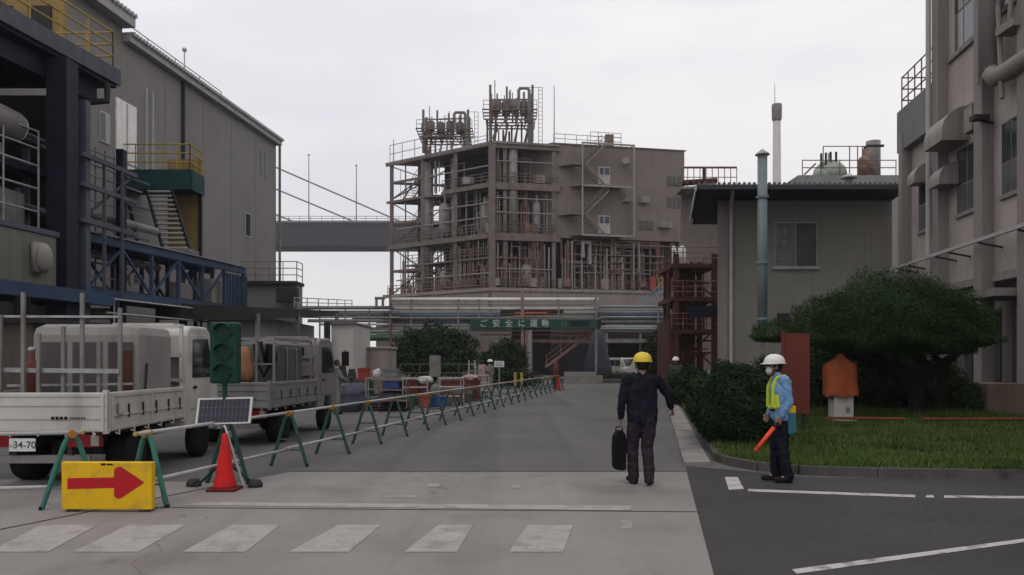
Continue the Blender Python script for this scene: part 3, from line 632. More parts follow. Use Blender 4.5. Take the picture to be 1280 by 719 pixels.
# vessels and clutter on the open floors
for s_, t_, z, r, h, mt in ((.16, .07, 16.95, 1.0, 4.2, TANKM), (.52, .04, 16.95, .8, 4.6, STEELG), (.55, .06, 10.4, .9, 3.0, TANKM), (.05, .2, 10.4, .8, 3.0, STEELG), (.8, .05, 10.4, .6, 4, STEELG), (.2, .2, 22.95, .9, 2.6, STEELG), (.03, .24, 16.95, .5, 4, STEELG)):
    p = T(s_, t_, z); m = MB(); m.lathe([(.02, .2), (r * .6, .3), (r, .8), (r, h - .6), (r * .7, h - .15), (.15, h), (.15, h + .8), (.02, h + .85)], p, 18)
    for k in range(4): a = k * 1.57 + .5; m.cyl(p + V((math.cos(a) * r * .8, math.sin(a) * r * .8, 0)), p + V((math.cos(a) * r * .8, math.sin(a) * r * .8, .8)), .08, n=6)
    m.build('vessel', mt, t, True)
def clutter(name, mt, cnt, s0, s1, t0, t1, z0, z1, r0, r1, vert=.5):
    m = MB()
    for k in range(cnt):
        s_ = rnd.uniform(s0, s1); t_ = rnd.uniform(t0, t1); z = rnd.uniform(z0, z1); r = rnd.uniform(r0, r1); q = rnd.random()
        if q < vert: m.cyl(T(s_, t_, z0), T(s_, t_, rnd.uniform(z, z1)), r, n=6)
        elif q < vert + .3:
            t2 = rnd.uniform(t0, t1); m.tube([T(s_, t_, z0), T(s_, t_, z), T(s_, t2, z), T(s_, t2, rnd.choice((z0, z1)))], r, 6)
        elif q < vert + .42: m.cbox(T(s_, t_, z0 + .6), (rnd.uniform(.5, 1.5), rnd.uniform(.5, 1), rnd.uniform(.6, 1.3)))
        else:
            s2 = rnd.uniform(s0, s1); m.tube([T(s_, t_, z0), T(s_, t_, z), T(s2, t_, z), T(s2, t_, rnd.choice((z0, z1)))], r, 6)
    return m.build(name, mt, t)
for i, z in enumerate((10.5, 16.95, 22.95)):
    z1 = (13.8, 22.4, 27.1)[i]
    clutter('pipework', (STEELG, TOWERS, STEELG)[i], (16, 9, 5)[i], .02, .66, .01, .1, z, z1, .06, .2)
    clutter('pipework', RUSTY, (14, 10, 6)[i], .01, .1, .02, .28, z, z1, .06, .18)
for i, z in enumerate((10.5, 16.95, 22.95)):
    z1 = (16.3, 22.4, 27.1)[i]; n = (30, 11, 5)[i]
    clutter('pipework', TANKM, n, .0, .95, .0, .03, z, z1, .035, .09, .35)
    clutter('pipework', TOWERC, n, -.01, .05, .02, .29, z, z1, .035, .09, .45)
    m = MB(); stairs(m, T(.98, .05, z), T(.72, .05, z1), BX * .05, 14, 1.0); m.build('inner_stair', TOWERS, t)
for z in (12.2, 18.9, 20.6, 25.0): m = MB(); m.cyl(T(-.01, .0, z), T(.95 if z < 20 else .6, .0, z), .09, n=6); m.cyl(T(-.012, .0, z + .5), T(-.012, .3, z + .5), .07, n=6); m.build('edge_pipe', TANKM, t)
clutter('pipework', TANKM, 9, .0, .1, .05, .3, 10.5, 15.5, .06, .14, .7)
clutter('pipework', BROWN, 10, .02, .7, .01, .08, 10.5, 16.3, .06, .14)
# pipe gallery below the cladding
clutter('pipe_gallery', TOWERS, 26, -.02, .08, .32, .95, 10.5, 16.3, .06, .2, .35)
clutter('pipe_gallery', TANKM, 26, -.05, .02, .34, .8, 10.5, 16.2, .05, .14, .4)
clutter('pipework', RUSTY, 26, -.01, .9, .0, .03, 10.5, 16.3, .04, .12, .35); clutter('pipework', RUSTY, 22, -.02, .04, .02, .3, 10.5, 16.3, .04, .12, .4)
clutter('pipe_gallery', RUSTY, 32, -.05, .02, .32, .98, 10.5, 16.4, .05, .12, .3)
m = MB()
for z in (15.9, 14.6, 13.7, 12.4): m.cyl(T(-.03, .34 + rnd.random() * .1, z), T(-.03, .9 - rnd.random() * .12, z), .10)
m.build('long_pipe', TOWERS, t)
m = MB()
for q in (.38, .43, .5, .56): m.cyl(T(-.04, q, 10.4), T(-.04, q, 14 + rnd.random() * 2.3), .11)
m.tube([T(-.05, .43, 14.2), T(-.05, .43, 16.0), T(-.05, .465, 16.0), T(-.05, .465, 13.4)], .26, 10); m.build('pale_pipe', TANKM, t)
MB().cbox(T(-.06, .79, 11.2), (.7, .6, 1.7)).build('red_cabinet', mat('faded_red_cabinet', (.26, .05, .045), .7, .2, 1), t)
m = MB(); railing(m, [T(-.06, .82, 10.4), T(-.06, .98, 10.4)], 1.5, 3, .6, .06); m.build('railing', YEL, t)
m = MB(); m.bar(T(-.06, .9, 11.8), T(-.06, .98, 11.8), .2, 1.6); m.build('ochre_sheet', OCHRE, t)
m = MB(); stairs(m, P(787, 400, 90), P(834, 358, 94), (0, 1.1, 0), 12, .9, .1); m.build('stair', PIPEB, t)
# zigzag outside stair on the clad face, doors, windows, ventilators
def onwall(t0, t1, z0, z1, out, name, mt, par=None, s=-.001):
    m = MB(); m.hull8([T(s + .004, t0, z0), T(s + .004, t1, z0), T(s - out, t1, z0), T(s - out, t0, z0)], [T(s + .004, t0, z1), T(s + .004, t1, z1), T(s - out, t1, z1), T(s - out, t0, z1)])
    return m.build(name, mt, par or t)
for z in (23.35, 17.4):
    d = onwall(.538, .598, z - .1, z + 2.1, .006, 'door', TRIM)
    onwall(.543, .562, z + 1.15, z + 1.95, .010, 'pane', GLASS, d); onwall(.570, .592, z + 1.15, z + 1.95, .010, 'pane', GLASS, d)
for t0, t1, z0, z1 in ((.905, .975, 23.6, 24.7), (.905, .975, 20.9, 22.1), (.755, .825, 18.0, 19.0)):
    fr = onwall(t0 - .005, t1 + .005, z0 - .1, z1 + .1, .004, 'window', TOWERS); onwall(t0, t1, z0, z1, .007, 'pane', mat('dull_pane', (.075, .075, .075), .3, .2, 1), fr)
    for k in (1, 2): q = t0 + (t1 - t0) * k / 3; onwall(q - .002, q + .002, z0, z1, .009, 'glazing_bar', TOWERS, fr)
for q, z in ((.675, 21.6), (.765, 21.55), (.875, 18.6)):
    onwall(q - (.02 if q < .8 else .03), q + (.02 if q < .8 else .03), z - .38, z + .38, .045, 'ventilator_hood', STEELG)
p = T(-.03, .675, 26.1); MB().cyl(p, p + V((-.3, -.8, 0)), .38, .45, 14).build('wall_fan', TANKM, t)
m = MB(); m.cyl(T(-.03, .69, 16.6), T(-.03, .69, 21.2), .1); m.build('downpipe', TOWERS, t)
st = MB(); O = -.12
for q in (.385, .652):
    a = T(O, q, 16.7); st.bar(a, T(O, q, RZ + .2), .19)
for z in (16.8, 22.75, RZ + .1): st.bar(T(O, .385, z), T(O, .652, z), .12, .2)
st.build('stair_frame', TANKM, t)
sf = MB(); side = AX * .055
for z0 in (17, 22.95):
    stairs(sf, T(O, .50, z0), T(O, .40, z0 + 2.4), side, 9); stairs(sf, T(O, .40, z0 + 2.4), T(O, .52, z0 + 5.2), side, 10, 1.0)
    sf.hull8([T(O, .33, z0 + 2.25), T(O, .41, z0 + 2.25), T(-.002, .41, z0 + 2.25), T(-.002, .33, z0 + 2.25)], [T(O, .33, z0 + 2.4), T(O, .41, z0 + 2.4), T(-.002, .41, z0 + 2.4), T(-.002, .33, z0 + 2.4)])
    sf.hull8([T(O, .39, z0 - .15), T(O, .65, z0 - .15), T(-.002, .65, z0 - .15), T(-.002, .39, z0 - .15)], [T(O, .39, z0), T(O, .65, z0), T(-.002, .65, z0), T(-.002, .39, z0)])
    railing(sf, [T(O, .33, z0 + 2.4), T(O, .39, z0 + 2.4)], 1.0, 2, 1, .04); sf.bar(T(O, .65, z0 + 4.9), T(O, .52, z0 + 2.9), .08)
sf.build('outside_stair', TOWERW, t)
# roof masts
for s_, t_, h, nm in ((.03, .33, 7.4, 1), (.62, 0, 4.8, 1), (.98, 0, 3, 1)):
    p = T(s_, t_, RZ); MB().cyl(p, p + V((0, 0, h)), .07, .04, 6).build('lightning_rod', STEELG, t)

# pipe towers standing on the plant roof
def pipe_tower(s, tt, w_, h, dense, label, seed):
    r = random.Random(seed); c = T(s, tt, RZ); q = thing('rooftop_pipe_tower', label, 'pipe tower', c, 0, 'pipe towers on the plant roof')
    X = lambda x, y, z: c + V((x, y, z))
    for x in (-w_, w_):
        for y in (-1.6, 1.6): MB().box(c.x + x - .14, c.x + x + .14, c.y + y - .14, c.y + y + .14, c.z, c.z + h).build('post', TOWERS, q)
    for z, e in ((h * .55, .9), (h * .37, .5)):
        m = MB()
        for y in (-1.9, -.6, .6, 1.9): m.bar(X(-w_ - e, y, z), X(w_ + e * .6, y, z), .10, .16)
        for k in range(6): x = -w_ - e + (2 * w_ + 1.6 * e) * k / 5; m.bar(X(x, -1.9, z + .02), X(x, 1.9, z + .02), .08, .1)
        m.build('landing', TOWERS, q)
    m = MB()
    for k in range(4): x = -w_ + (2 * w_) * (k + .5) / 4; m.tube([X(x - .25, -.3, 0), X(x, -.3, h * .2), X(x + .2, -.3, h * .36)], [.2, .12, .12]); m.cyl(X(x, -.3, h * .40), X(x, -.3, h * .55), .12, .32)
    m.build('hopper_leg', TOWERS, q)
    m = MB()
    for k in range(4): x = -w_ + .2 + (2 * w_) * (k + .5) / 4.6; m.cyl(X(x, -.2 + .4 * (k % 2), h * .56), X(x, -.2 + .4 * (k % 2), h * (.74 + .05 * r.random())), .5, n=14); m.ball(X(x, -.2 + .4 * (k % 2), h * .77), (.5, .5, .3))
    m.build('drum_vessel', TOWERS, q, True)
    m = MB()
    for k in range(dense):
        x = r.uniform(-w_ - .4, w_ + .2); y = r.uniform(-1.5, 1.5); z0 = r.choice((0, h * .37, h * .56)); m.cyl(X(x, y, z0), X(x, y, min(h * 1.0, z0 + r.uniform(1, 3.4))), r.uniform(.05, .13), n=6)
    for k in range(dense // 3):
        z = r.uniform(h * .4, h * .85); m.cyl(X(-w_, r.uniform(-1.6, 1.6), z), X(w_, r.uniform(-1.6, 1.6), z), r.uniform(.05, .1), n=6)
    m.bar(X(-w_, -1.6, 0), X(-w_ * .3, -1.6, h * .37), .12); m.bar(X(w_, -1.6, 0), X(w_ * .4, -1.6, h * .37), .12)
    m.build('pipework', TOWERS, q)
    m = MB(); m.tube([X(w_ * .35, -.5, h * .6), X(w_ * .35, -.5, h * .96), X(w_ * .42, -.5, h * 1.0), X(w_ * .78, -.5, h * 1.0), X(w_ * .85, -.5, h * .96), X(w_ * .85, -.5, 0)], .2, 8); m.cyl(X(w_ * .6, -.5, h * .57), X(w_ * .6, -.5, h * .93), .14); m.build('loop_pipe', STEELG, q)
    m = MB(); railing(m, [X(-w_ - .8, -2, h * .56), X(w_ + .5, -2, h * .56)], 1, 2, 1.0, .035)
    for dx in (0, .45): m.cyl(X(w_ + .75 + dx, -.4, 0), X(w_ + .75 + dx, -.4, h * 1.02), .035, n=6)
    for k in range(int(h / .5)): m.cyl(X(w_ + .75, -.4, .4 + k * .5), X(w_ + 1.2, -.4, .4 + k * .5), .025, n=6)
    m.bar(X(w_ * .4, -.4, h * 1.02), X(w_ + 1.2, -.4, h * 1.02), .05); m.build('ladder', STEELG, q)
    for x, hh in ((-w_ * .8, 1.2), (-w_ * .1, .99), (w_ * .05, .97)): MB().cyl(X(x, .5, h * .5), X(x, .5, h * hh), .06, n=6).build('rod', STEELG, q)
    return q
pipe_tower(.06, .13, 2.5, 6.6, 30, 'taller brown pipe tower on the plant roof above the near corner column', 5)
pipe_tower(.62, .10, 2.8, 5.4, 26, 'lower brown pipe tower on the plant roof above the open left floors', 9)

# ================================================================== pipe bridges crossing the road end
t = thing('pipe_rack', 'long elevated rack of white and grey pipes crossing the road end before the plant', 'pipe rack', (1, 72, 0))
Yr = 72; U = lambda u: XU(u, Yr); Zr = lambda v: ZV(v, Yr)
def hp(u0, u1, v, r, mt, dy=0, Y=Yr): m = MB(); m.cyl((XU(u0, Y), Y + dy, ZV(v, Y)), (XU(u1, Y), Y + dy, ZV(v, Y)), r, n=10); m.build('pipe', mt, t, True)
hp(487, 748, 374.5, .17, PIPEW); hp(487, 750, 385.5, .13, PIPEW, .4); hp(478, 626, 393, .30, PIPEB, .8); hp(478, 626, 401, .22, PIPEB, .5); hp(478, 640, 407, .10, PALEG, .3); hp(478, 640, 397.5, .06, TANKM, -.2); hp(400, 500, 397, .07, PALEG, -.1); hp(376, 500, 389, .07, TANKM, -.2); hp(430, 500, 414, .1, PALEG, .1); hp(752, 838, 396.5, .08, PALEG, -.1); hp(752, 838, 387.5, .07, TANKM, -.2); hp(440, 600, 417, .07, TANKM); hp(750, 838, 411, .09, PALEG); hp(487, 748, 380, .06, TANKM, -.1)
hp(376, 492, 384.5, .18, PIPEG, .3); hp(376, 488, 393, .30, PIPEG, .8); hp(385, 488, 401, .16, PIPEG); hp(400, 488, 405.5, .12, PIPEW)
hp(748, 838, 383.5, .14, PIPEG); hp(748, 838, 392, .26, PIPEB, .6); hp(752, 838, 402, .16, PIPEG, .2); hp(752, 838, 408, .1, PIPEW, .4); hp(626, 750, 391, .18, PALEG, 1.0); hp(626, 750, 396, .10, TANKM, .8)
hp(626, 705, 389, .14, REDC, .5); hp(644, 684, 392, .13, mat('dull_orange_pipe', (.28, .09, .045), .7, .2, 2), -.05)
hp(442, 640, 411, .16, PIPEG, .2); hp(752, 838, 414, .12, PIPEG, .2)
m = MB(); m.cyl((U(440), Yr + 3, Zr(412)), (U(505), Yr + 3, Zr(412)), .28); m.cyl((U(440), Yr + 3, Zr(421)), (U(505), Yr + 3, Zr(421)), .32); m.build('green_pipe', GREENP, t)
m = MB()
for u in (514, 573, 599, 698, 822): MB().bar((U(u), Yr - .15, Zr(413)), (U(u), Yr - .15, Zr(374 if u < 750 else 382)), .13).build('upright', STEELG, t)
for u in (400, 432, 462): MB().bar((U(u), Yr - .1, 0), (U(u), Yr - .1, Zr(383)), .12).build('upright', STEELG, t)
m.tube([(U(469), Yr - .2, Zr(373)), (U(482), Yr - .2, Zr(373))], .13); m.tube([(U(471), Yr - .2, Zr(373)), (U(471), Yr - .2, Zr(385))], .12); m.tube([(U(479), Yr - .2, Zr(373)), (U(479), Yr - .2, Zr(385))], .12)
m.build('branch_pipe', STEELG, t)
m = MB()
for v in (413, 398): m.bar((U(440), Yr + .5, Zr(v)), (U(838), Yr + .5, Zr(v)), .9, .16)
m.build('rack_beam', STEELG, t)
MB().box(U(653) - .14, U(653) + .14, Yr - .2, Yr + .1, 0, Zr(362)).build('red_post', PINKST, t); MB().box(U(657.5) - .08, U(657.5) + .08, Yr - .2, Yr + .1, 0, Zr(413)).build('red_post', PINKST, t)
for u in (488, 745): MB().box(U(u) - .1, U(u) + .1, Yr - .2, Yr + .1, 0, Zr(360 if u < 500 else 372)).build('post', RUSTY if u < 500 else STEELG, t)
MB().cyl((U(662), Yr - .2, 0), (U(662), Yr - .2, Zr(413)), .24).build('post', TANKM, t)
m = MB(); m.bar((U(640), Yr + 1, Zr(426)), (U(742), Yr + 1, Zr(426)), .3, .25); m.bar((U(600), Yr + 1, Zr(418)), (U(742), Yr + 1, Zr(418)), .1, .1); m.build('low_beam', PINKST, t)
t = thing('safety_banner', 'long green banner with white Japanese lettering hung on the pipe rack', 'banner', (U(665), Yr - .35, Zr(405)))
m = MB(); m.box(U(588), U(746), Yr - .38, Yr - .33, Zr(410.5), Zr(399.5)); m.build('cloth', BANNER, t)
for ch, u in zip('ご安全に運動', (604.5, 620.5, 636, 652, 667, 681.5)):
    text('lettering', ch, .72, TANKL, t, (U(u), Yr - .39, Zr(405.2)), (R(90), 0, 0))
m = MB(); c = V((U(704.5), Yr - .39, Zr(405)))
for k in range(24):
    a, b = k * math.pi / 12, (k + 1) * math.pi / 12; m.bar(c + V((math.cos(a) * .2, 0, math.sin(a) * .2)), c + V((math.cos(b) * .2, 0, math.sin(b) * .2)), .07, .02)
m.build('emblem', TANKM, t)
MB().box(U(712), U(736), Yr - .40, Yr - .381, Zr(408), Zr(401.5)).build('panel', NAVY, t)

# things at the end of the road below the rack
t = thing('access_stair', 'pale steel stair climbing to the rack beside the blue grey hopper', 'stair', (6, 74, 0))
m = MB(); stairs(m, P(682, 459, 73), P(741, 415, 73), (0, 1.0, 0), 16, 1.0, .1); m.build('flight', PINKST, t)
m = MB(); railing(m, [P(690, 425, 76), P(735, 425, 76)], 1.1, 3, .8, .04); m.bar(P(690, 428, 76), P(738, 428, 76), .8, .2); m.build('landing', RUSTY, t)
t = thing('hopper_tank', 'blue grey conical hopper tank beside the parked white van', 'tank', (XU(747, 78), 78, 0))
MB().lathe([(1.5, .3), (1.35, 1.2), (.8, 3.2), (.7, 4.4), (.1, 4.6)], (XU(747, 78), 78, 0), 20).build('shell', TARPB, t, True)
MB().box(XU(735, 78), XU(757, 78), 77, 79, 0, .3).build('plinth', CONC2, t)
t = thing('rack_backdrop_building', 'dark open store building under the plant behind the white van', 'building', (10, 86, 0))
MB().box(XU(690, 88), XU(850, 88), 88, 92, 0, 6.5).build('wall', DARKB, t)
MB().box(XU(756, 84), XU(850, 84), 83, 88, 3.6, 4.0).build('roof', STEELG, t)
MB().box(XU(756, 84), XU(850, 84), 83, 84, 5.2, 5.5).build('gantry_beam', STEELG, t)
for u in (758, 800, 845): MB().box(XU(u, 84) - .12, XU(u, 84) + .12, 83.6, 84, 0, 5.2).build('column', STEELG, t)
t = thing('store_building', 'brown walled store building behind the round dark tree', 'building', (-10, 82, 0))
MB().box(XU(470, 82), XU(640, 82), 82, 87, 0, 6.4).build('wall', TOWERW, t)
MB().box(XU(468, 82), XU(642, 82), 81.6, 87.3, 6.4, 6.6).build('roof', STEELG, t)
# planted island at the road end
m = MB(); m.box(XU(705, 62), XU(845, 62), 60.5, 66, 0, .28); struct('island_kerb', m, KERB)
o = leaf_mesh('low_hedge', [((XU(u, 63), 63, .45), (1.1, 1.0, .42)) for u in range(722, 850, 14)], 5000, .08, FARLEAF, None, .4, .6, 31); tag(o, 'low clipped hedge on the kerbed island before the white van', 'hedge')
m = MB(); m.box(XU(705, 60.3), XU(752, 60.3), 59.6, 60.4, 0, .62); tag(m.build('concrete_block', CONC2), 'pale concrete block at the left end of the island kerb', 'block')
m = MB(); m.box(XU(706, 61), XU(745, 61), 61, 62, .3, .85); tag(m.build('slab_stack', TANKM), 'pale stack of flat slabs on the island below the stair', 'slabs')

def van(loc, rz, label):
    t = thing('van', label, 'van', loc, rz)
    sec = [(-2.2, .35), (-2.2, 1.1), (-2.05, 1.95), (-1.9, 2.02), (1.0, 2.02), (1.2, 1.93), (1.75, 1.15), (2.25, .98), (2.3, .4)]
    m = MB(); m.hull8([(x, -.82, z) for x, z in sec], [(x, .82, z) for x, z in sec]); m.build('body', TRUCKW, t, world=False, bevel=.05)
    for a, b in ((-1.9, -.9), (-.8, .15), (.25, 1.0)):
        for y in (-.835, .835): MB().box(a, b, y - .01, y + .01, 1.22, 1.80).build('window', CABGL, t, world=False)
    m = MB(); m.hull8([(1.27, -.7, 1.86), (1.27, .7, 1.86), (1.75, .7, 1.19), (1.75, -.7, 1.19)], [(1.30, -.7, 1.88), (1.30, .7, 1.88), (1.78, .7, 1.21), (1.78, -.7, 1.21)]); m.build('windscreen', CABGL, t, world=False)
    for x in (-1.45, 1.4):
        for y in (-.74, .74): MB().cyl((x, y - .1, .31), (x, y + .1, .31), .31, n=16).build('wheel', BLACK, t, world=False)
    for y in (-.6, .6): MB().box(2.24, 2.30, y - .15, y + .15, .72, .9).build('headlight', SIGNW, t, world=False)
    return t
van((XU(775, 80), 80, 0), R(-58), 'white van parked behind the hedged island, all of it in view')
van((XU(806, 78), 78, 0), R(190), 'white van mostly hidden behind the yellow helmet of the walking man')

def tree(name, label, c, lobes, n, size, mt, seed, group=None, trunk=.2, limbs=None):
    t = thing(name, label, 'tree' if 'tree' in name else 'shrub', c, 0, group)
    leaf_mesh('crown', lobes, n, size, mt, t, .45, .6, seed)
    m = MB(); top = V(lobes[0][0])
    m.tube([V(c), V(c).lerp(top, .5) + V((.1, 0, 0)), top], [trunk, trunk * .75, trunk * .3])
    for l in lobes[1:]: m.tube([V(c).lerp(top, .45), V(l[0])], [trunk * .5, trunk * .15])
    m.build('trunk', BARK, t); return t
tree('broadleaf_tree', 'wide dark round tree standing left of the pipe rack post', (XU(543, 58), 58, 0), [((XU(543, 58), 58, 2.6), (2.2, 2, 1.9)), ((XU(515, 58), 58, 2.2), (1.5, 1.5, 1.7)), ((XU(572, 58), 58, 2.3), (1.6, 1.5, 1.6)), ((XU(543, 57), 57, 1.4), (2.9, 1.5, 1.4))], 16000, .13, FARLEAF, 41)
tree('broadleaf_tree', 'smaller dark tree beside the grey rack post, right of the wide round tree', (XU(632, 62), 62, 0), [((XU(632, 62), 62, 2.0), (1.3, 1.2, 1.4)), ((XU(618, 62), 62, 1.5), (1.2, 1.2, 1.2)), ((XU(642, 62), 62, 1.7), (1.1, 1, 1.6))], 8000, .12, FARLEAF, 42)
tree('broadleaf_tree', 'dark leafy tree beside the red brown stair tower, far right of the road end', (XU(825, 58), 58, 0), [((XU(825, 58), 58, 2.3), (1.3, 1.2, 1.6)), ((XU(818, 58), 58, 1.4), (1.2, 1, 1.2))], 6000, .12, FARLEAF, 43)
o = leaf_mesh('low_hedge', [((XU(u, 50), 50, .5), (1.2, 1.0, .75)) for u in range(608, 662, 12)], 5000, .09, FARLEAF, None, .4, .6, 32); tag(o, 'low dark hedge behind the far end of the barricades', 'hedge')

# ================================================================== right: red-brown stair tower beside the shed
t = thing('steel_stair_tower', 'rusty red brown steel stair tower between road and grey shed', 'stair tower', (11, 50, 0))
X = lambda u: XU(u, 50); Z = lambda v: ZV(v, 50)
for u, Y in ((845, 50), (893, 50), (848, 54), (893, 54)): MB().box(XU(u, 50) - .16, XU(u, 50) + .16, Y - .16, Y + .16, 0, Z(318)).build('post', BROWN, t)
for v in (330, 372, 412): m = MB(); m.box(X(838), X(896), 49.8, 54.3, Z(v + 5), Z(v)); m.build('landing', BROWN, t)
m = MB(); m.box(X(858), X(897), 49.5, 49.9, Z(397), Z(383)); m.build('dark_beam', NAVY, t)
for (a, b) in (((856, 452), (838, 412)), ((838, 412), (858, 372)), ((858, 372), (842, 330))):
    m = MB(); stairs(m, P(a[0], a[1], 50.3), P(b[0], b[1], 50.3), (0, 1.2, 0), 10, .9); m.build('flight', BROWN, t)
m = MB(); m.box(X(836), X(843), 50, 54, 0, Z(400)); m.build('side_sheet', BROWN, t)
m = MB(); m.box(X(862), X(888), 54.4, 54.6, 0, Z(330)); m.build('back_sheet', BROWN, t)
m = MB()
for a, b in (((845, 460), (893, 412)), ((893, 460), (845, 412)), ((845, 412), (893, 372)), ((893, 372), (845, 330)), ((860, 460), (860, 330)), ((876, 460), (876, 372)), ((868, 412), (868, 330))): m.bar(P(*a, 50.6), P(*b, 50.6), .10)
m.build('bracing', BROWN, t)
MB().box(X(848), X(860), 50.7, 50.8, Z(412), Z(345)).build('lattice_sheet', BROWN, t)
m = MB()
for v in (330, 372, 412): railing(m, [(X(838), 49.7, Z(v)), (X(896), 49.7, Z(v))], 1.0, 3, .7, .03)
m.build('railing', RUSTY, t)
MB().box(X(864), X(880), 54.0, 54.3, Z(370), Z(335)).build('panel', TOWERW, t)
m = MB()
for k in range(22): x = rnd.uniform(X(838), X(894)); yy = rnd.uniform(50.2, 53.5); z = rnd.choice((0, Z(412), Z(372))); m.cyl((x, yy, z), (x, yy, min(Z(322), z + rnd.uniform(2, 5))), rnd.uniform(.03, .12), n=6)
for k in range(10): z = rnd.uniform(1, Z(330)); yy = rnd.uniform(50.2, 53); m.cyl((X(838), yy, z), (X(894), yy, z), rnd.uniform(.03, .09), n=6)
m.build('pipework', BROWN, t)
for u0, u1, lab in ((841, 848, 'narrow pale canister on top of the red brown stair tower'), (850, 860, 'wide pale canister on top of the red brown stair tower')):
    q = thing('canister', lab, 'canister', (X((u0 + u1) / 2), 50.6, Z(330))); c = V((X((u0 + u1) / 2), 50.6, Z(330))); r = (X(u1) - X(u0)) / 2
    MB().lathe([(r * .8, .02), (r, .1), (r, 1.0), (r * .7, 1.15), (r * .3, 1.2)], c, 14).build('shell', PIPEW, q, True); MB().cyl(c + V((0, 0, 1.2)), c + V((0, 0, 1.35)), r * .3).build('lid', STEELG, q)
t = thing('picket_fence', 'short pale picket fence behind the trimmed bush near the stair tower', 'fence', (9, 44, 0))
m = MB()
for k in range(9): x = XU(842 + k * 5.5, 44); m.bar((x, 44, 0), (x, 44, 1.15 + .1 * (k % 2)), .09, .04)
m.build('picket', PIPEW, t); MB().bar((XU(840, 44), 44.05, .8), (XU(892, 44), 44.05, .8), .05, .08).build('rail', STEELG, t)

# ================================================================== right: shed
t = thing('workshop_shed', 'grey rendered workshop shed with deep corrugated eaves behind the pruned tree', 'building', (14, 44, 0))
MB().prism([(10.28, 40), (19, 40), (20.6, 46), (11.95, 46)], 0, 9.7).build('wall', SHED, t)
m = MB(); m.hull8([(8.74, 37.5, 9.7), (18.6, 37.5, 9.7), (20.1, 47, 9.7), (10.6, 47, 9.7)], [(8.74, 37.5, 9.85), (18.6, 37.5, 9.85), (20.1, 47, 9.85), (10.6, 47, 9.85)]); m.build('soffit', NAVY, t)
m = MB(); m.hull8([(8.68, 37.42, 9.87), (18.65, 37.42, 9.87), (20.1, 47, 10.07), (10.5, 47, 10.07)], [(8.68, 37.42, 9.94), (18.65, 37.42, 9.94), (20.1, 47, 10.14), (10.5, 47, 10.14)])
x = 8.74
while x < 18.6: m.cyl((x, 37.38, 9.96), (x + 1.75, 47, 10.16), .085, n=6); x += .235
m.build('roof', ROOFM, t)
m = MB(); m.bar((8.62, 37.45, 9.80), (10.45, 47, 9.9), .06, .3); m.build('verge_board', TRIM, t)
m = MB(); m.bar((8.7, 37.44, 9.80), (18.6, 37.44, 9.80), .06, .18); m.build('eaves_board', mat('dark_eaves_board', (.06, .062, .07), .7, .1, 2), t)
m = MB(); m.cyl((XU(914, 39.8), 39.8, 0), (XU(914, 39.8), 39.8, 9.7), .085); m.cyl((XU(914, 39.8), 39.8, 9.3), (XU(914, 38), 37.7, 9.75), .08); m.build('downpipe', TRIM, t)
m = MB(); m.box(XU(897, 40), XU(909, 40), 39.93, 40.0, 0, 9.68); m.build('corner_pier', mat('pier_render', (.22, .195, .182), .9, .08, .4, streak=.3), t)
x0, x1, z0, z1 = XU(967, 40), XU(1021, 40), ZV(334, 40), ZV(278, 40)
f = MB().box(x0, x1, 39.93, 40.01, z0, z1).build('window', TRIM, t)
MB().box(x0 - .1, x1 + .1, 39.85, 40.02, z0 - .12, z0).build('sill', TRIM, f)
MB().box(x0 + .06, (x0 + x1) / 2 - .03, 39.91, 39.94, z0 + .06, z1 - .06).build('pane', mat('reflection_tint_pane', (.16, .165, .165), .15, .3, 1.2), f); MB().box((x0 + x1) / 2 + .03, x1 - .06, 39.90, 39.94, z0 + .06, z1 - .06).build('pane', mat('grey_pane', (.085, .09, .09), .15, .3, 1.2), f)  # left pane's paler colour paints in its reflection
for k in range(4):
    MB().box(x0 + .06, (x0 + x1) / 2 - .03, 39.895, 39.91, z0 + .25 + k * .5, z0 + .29 + k * .5).build('glazing_bar', STEELG, f)
for a, b in ((968.5, 975), (978, 983)):
    for v0, v1 in ((294, 285), (308, 300)): MB().box(XU(a, 39.9), XU(b, 39.9), 39.885, 39.9, ZV(v0, 39.9), ZV(v1, 39.9)).build('paper_notice', TANKM, f)
MB().box(XU(971, 40), XU(985, 40), 39.7, 40.0, ZV(408, 40), ZV(392, 40)).build('meter_box', DARK, t)
t = thing('vent_duct', 'tall pale blue vent duct with a conical cap in front of the shed eaves', 'duct', (XU(953, 36.9), 36.9, 0))
c = V((XU(953, 36.9), 36.9, 0))
m = MB(); m.cyl(c + V((0, 0, ZV(418, 36.9))), c + V((0, 0, ZV(196, 36.9))), .22, n=18); m.build('pipe', DUCTB, t, True)
for v in (248, 330, 400): MB().cyl(c + V((0, 0, ZV(v, 36.9))), c + V((0, 0, ZV(v, 36.9) + .1)), .29, n=18).build('flange', DUCTB, t)
z = ZV(194, 36.9); MB().lathe([(.33, 0), (.33, .04), (.05, .26), (.02, .28)], c + V((0, 0, z)), 18).build('cap', GALV, t, True)
m = MB(); m.bar(c + V((0, 0, 1)), c + V((0, 0, ZV(418, 36.9))), .16); m.build('stand', STEELG, t)

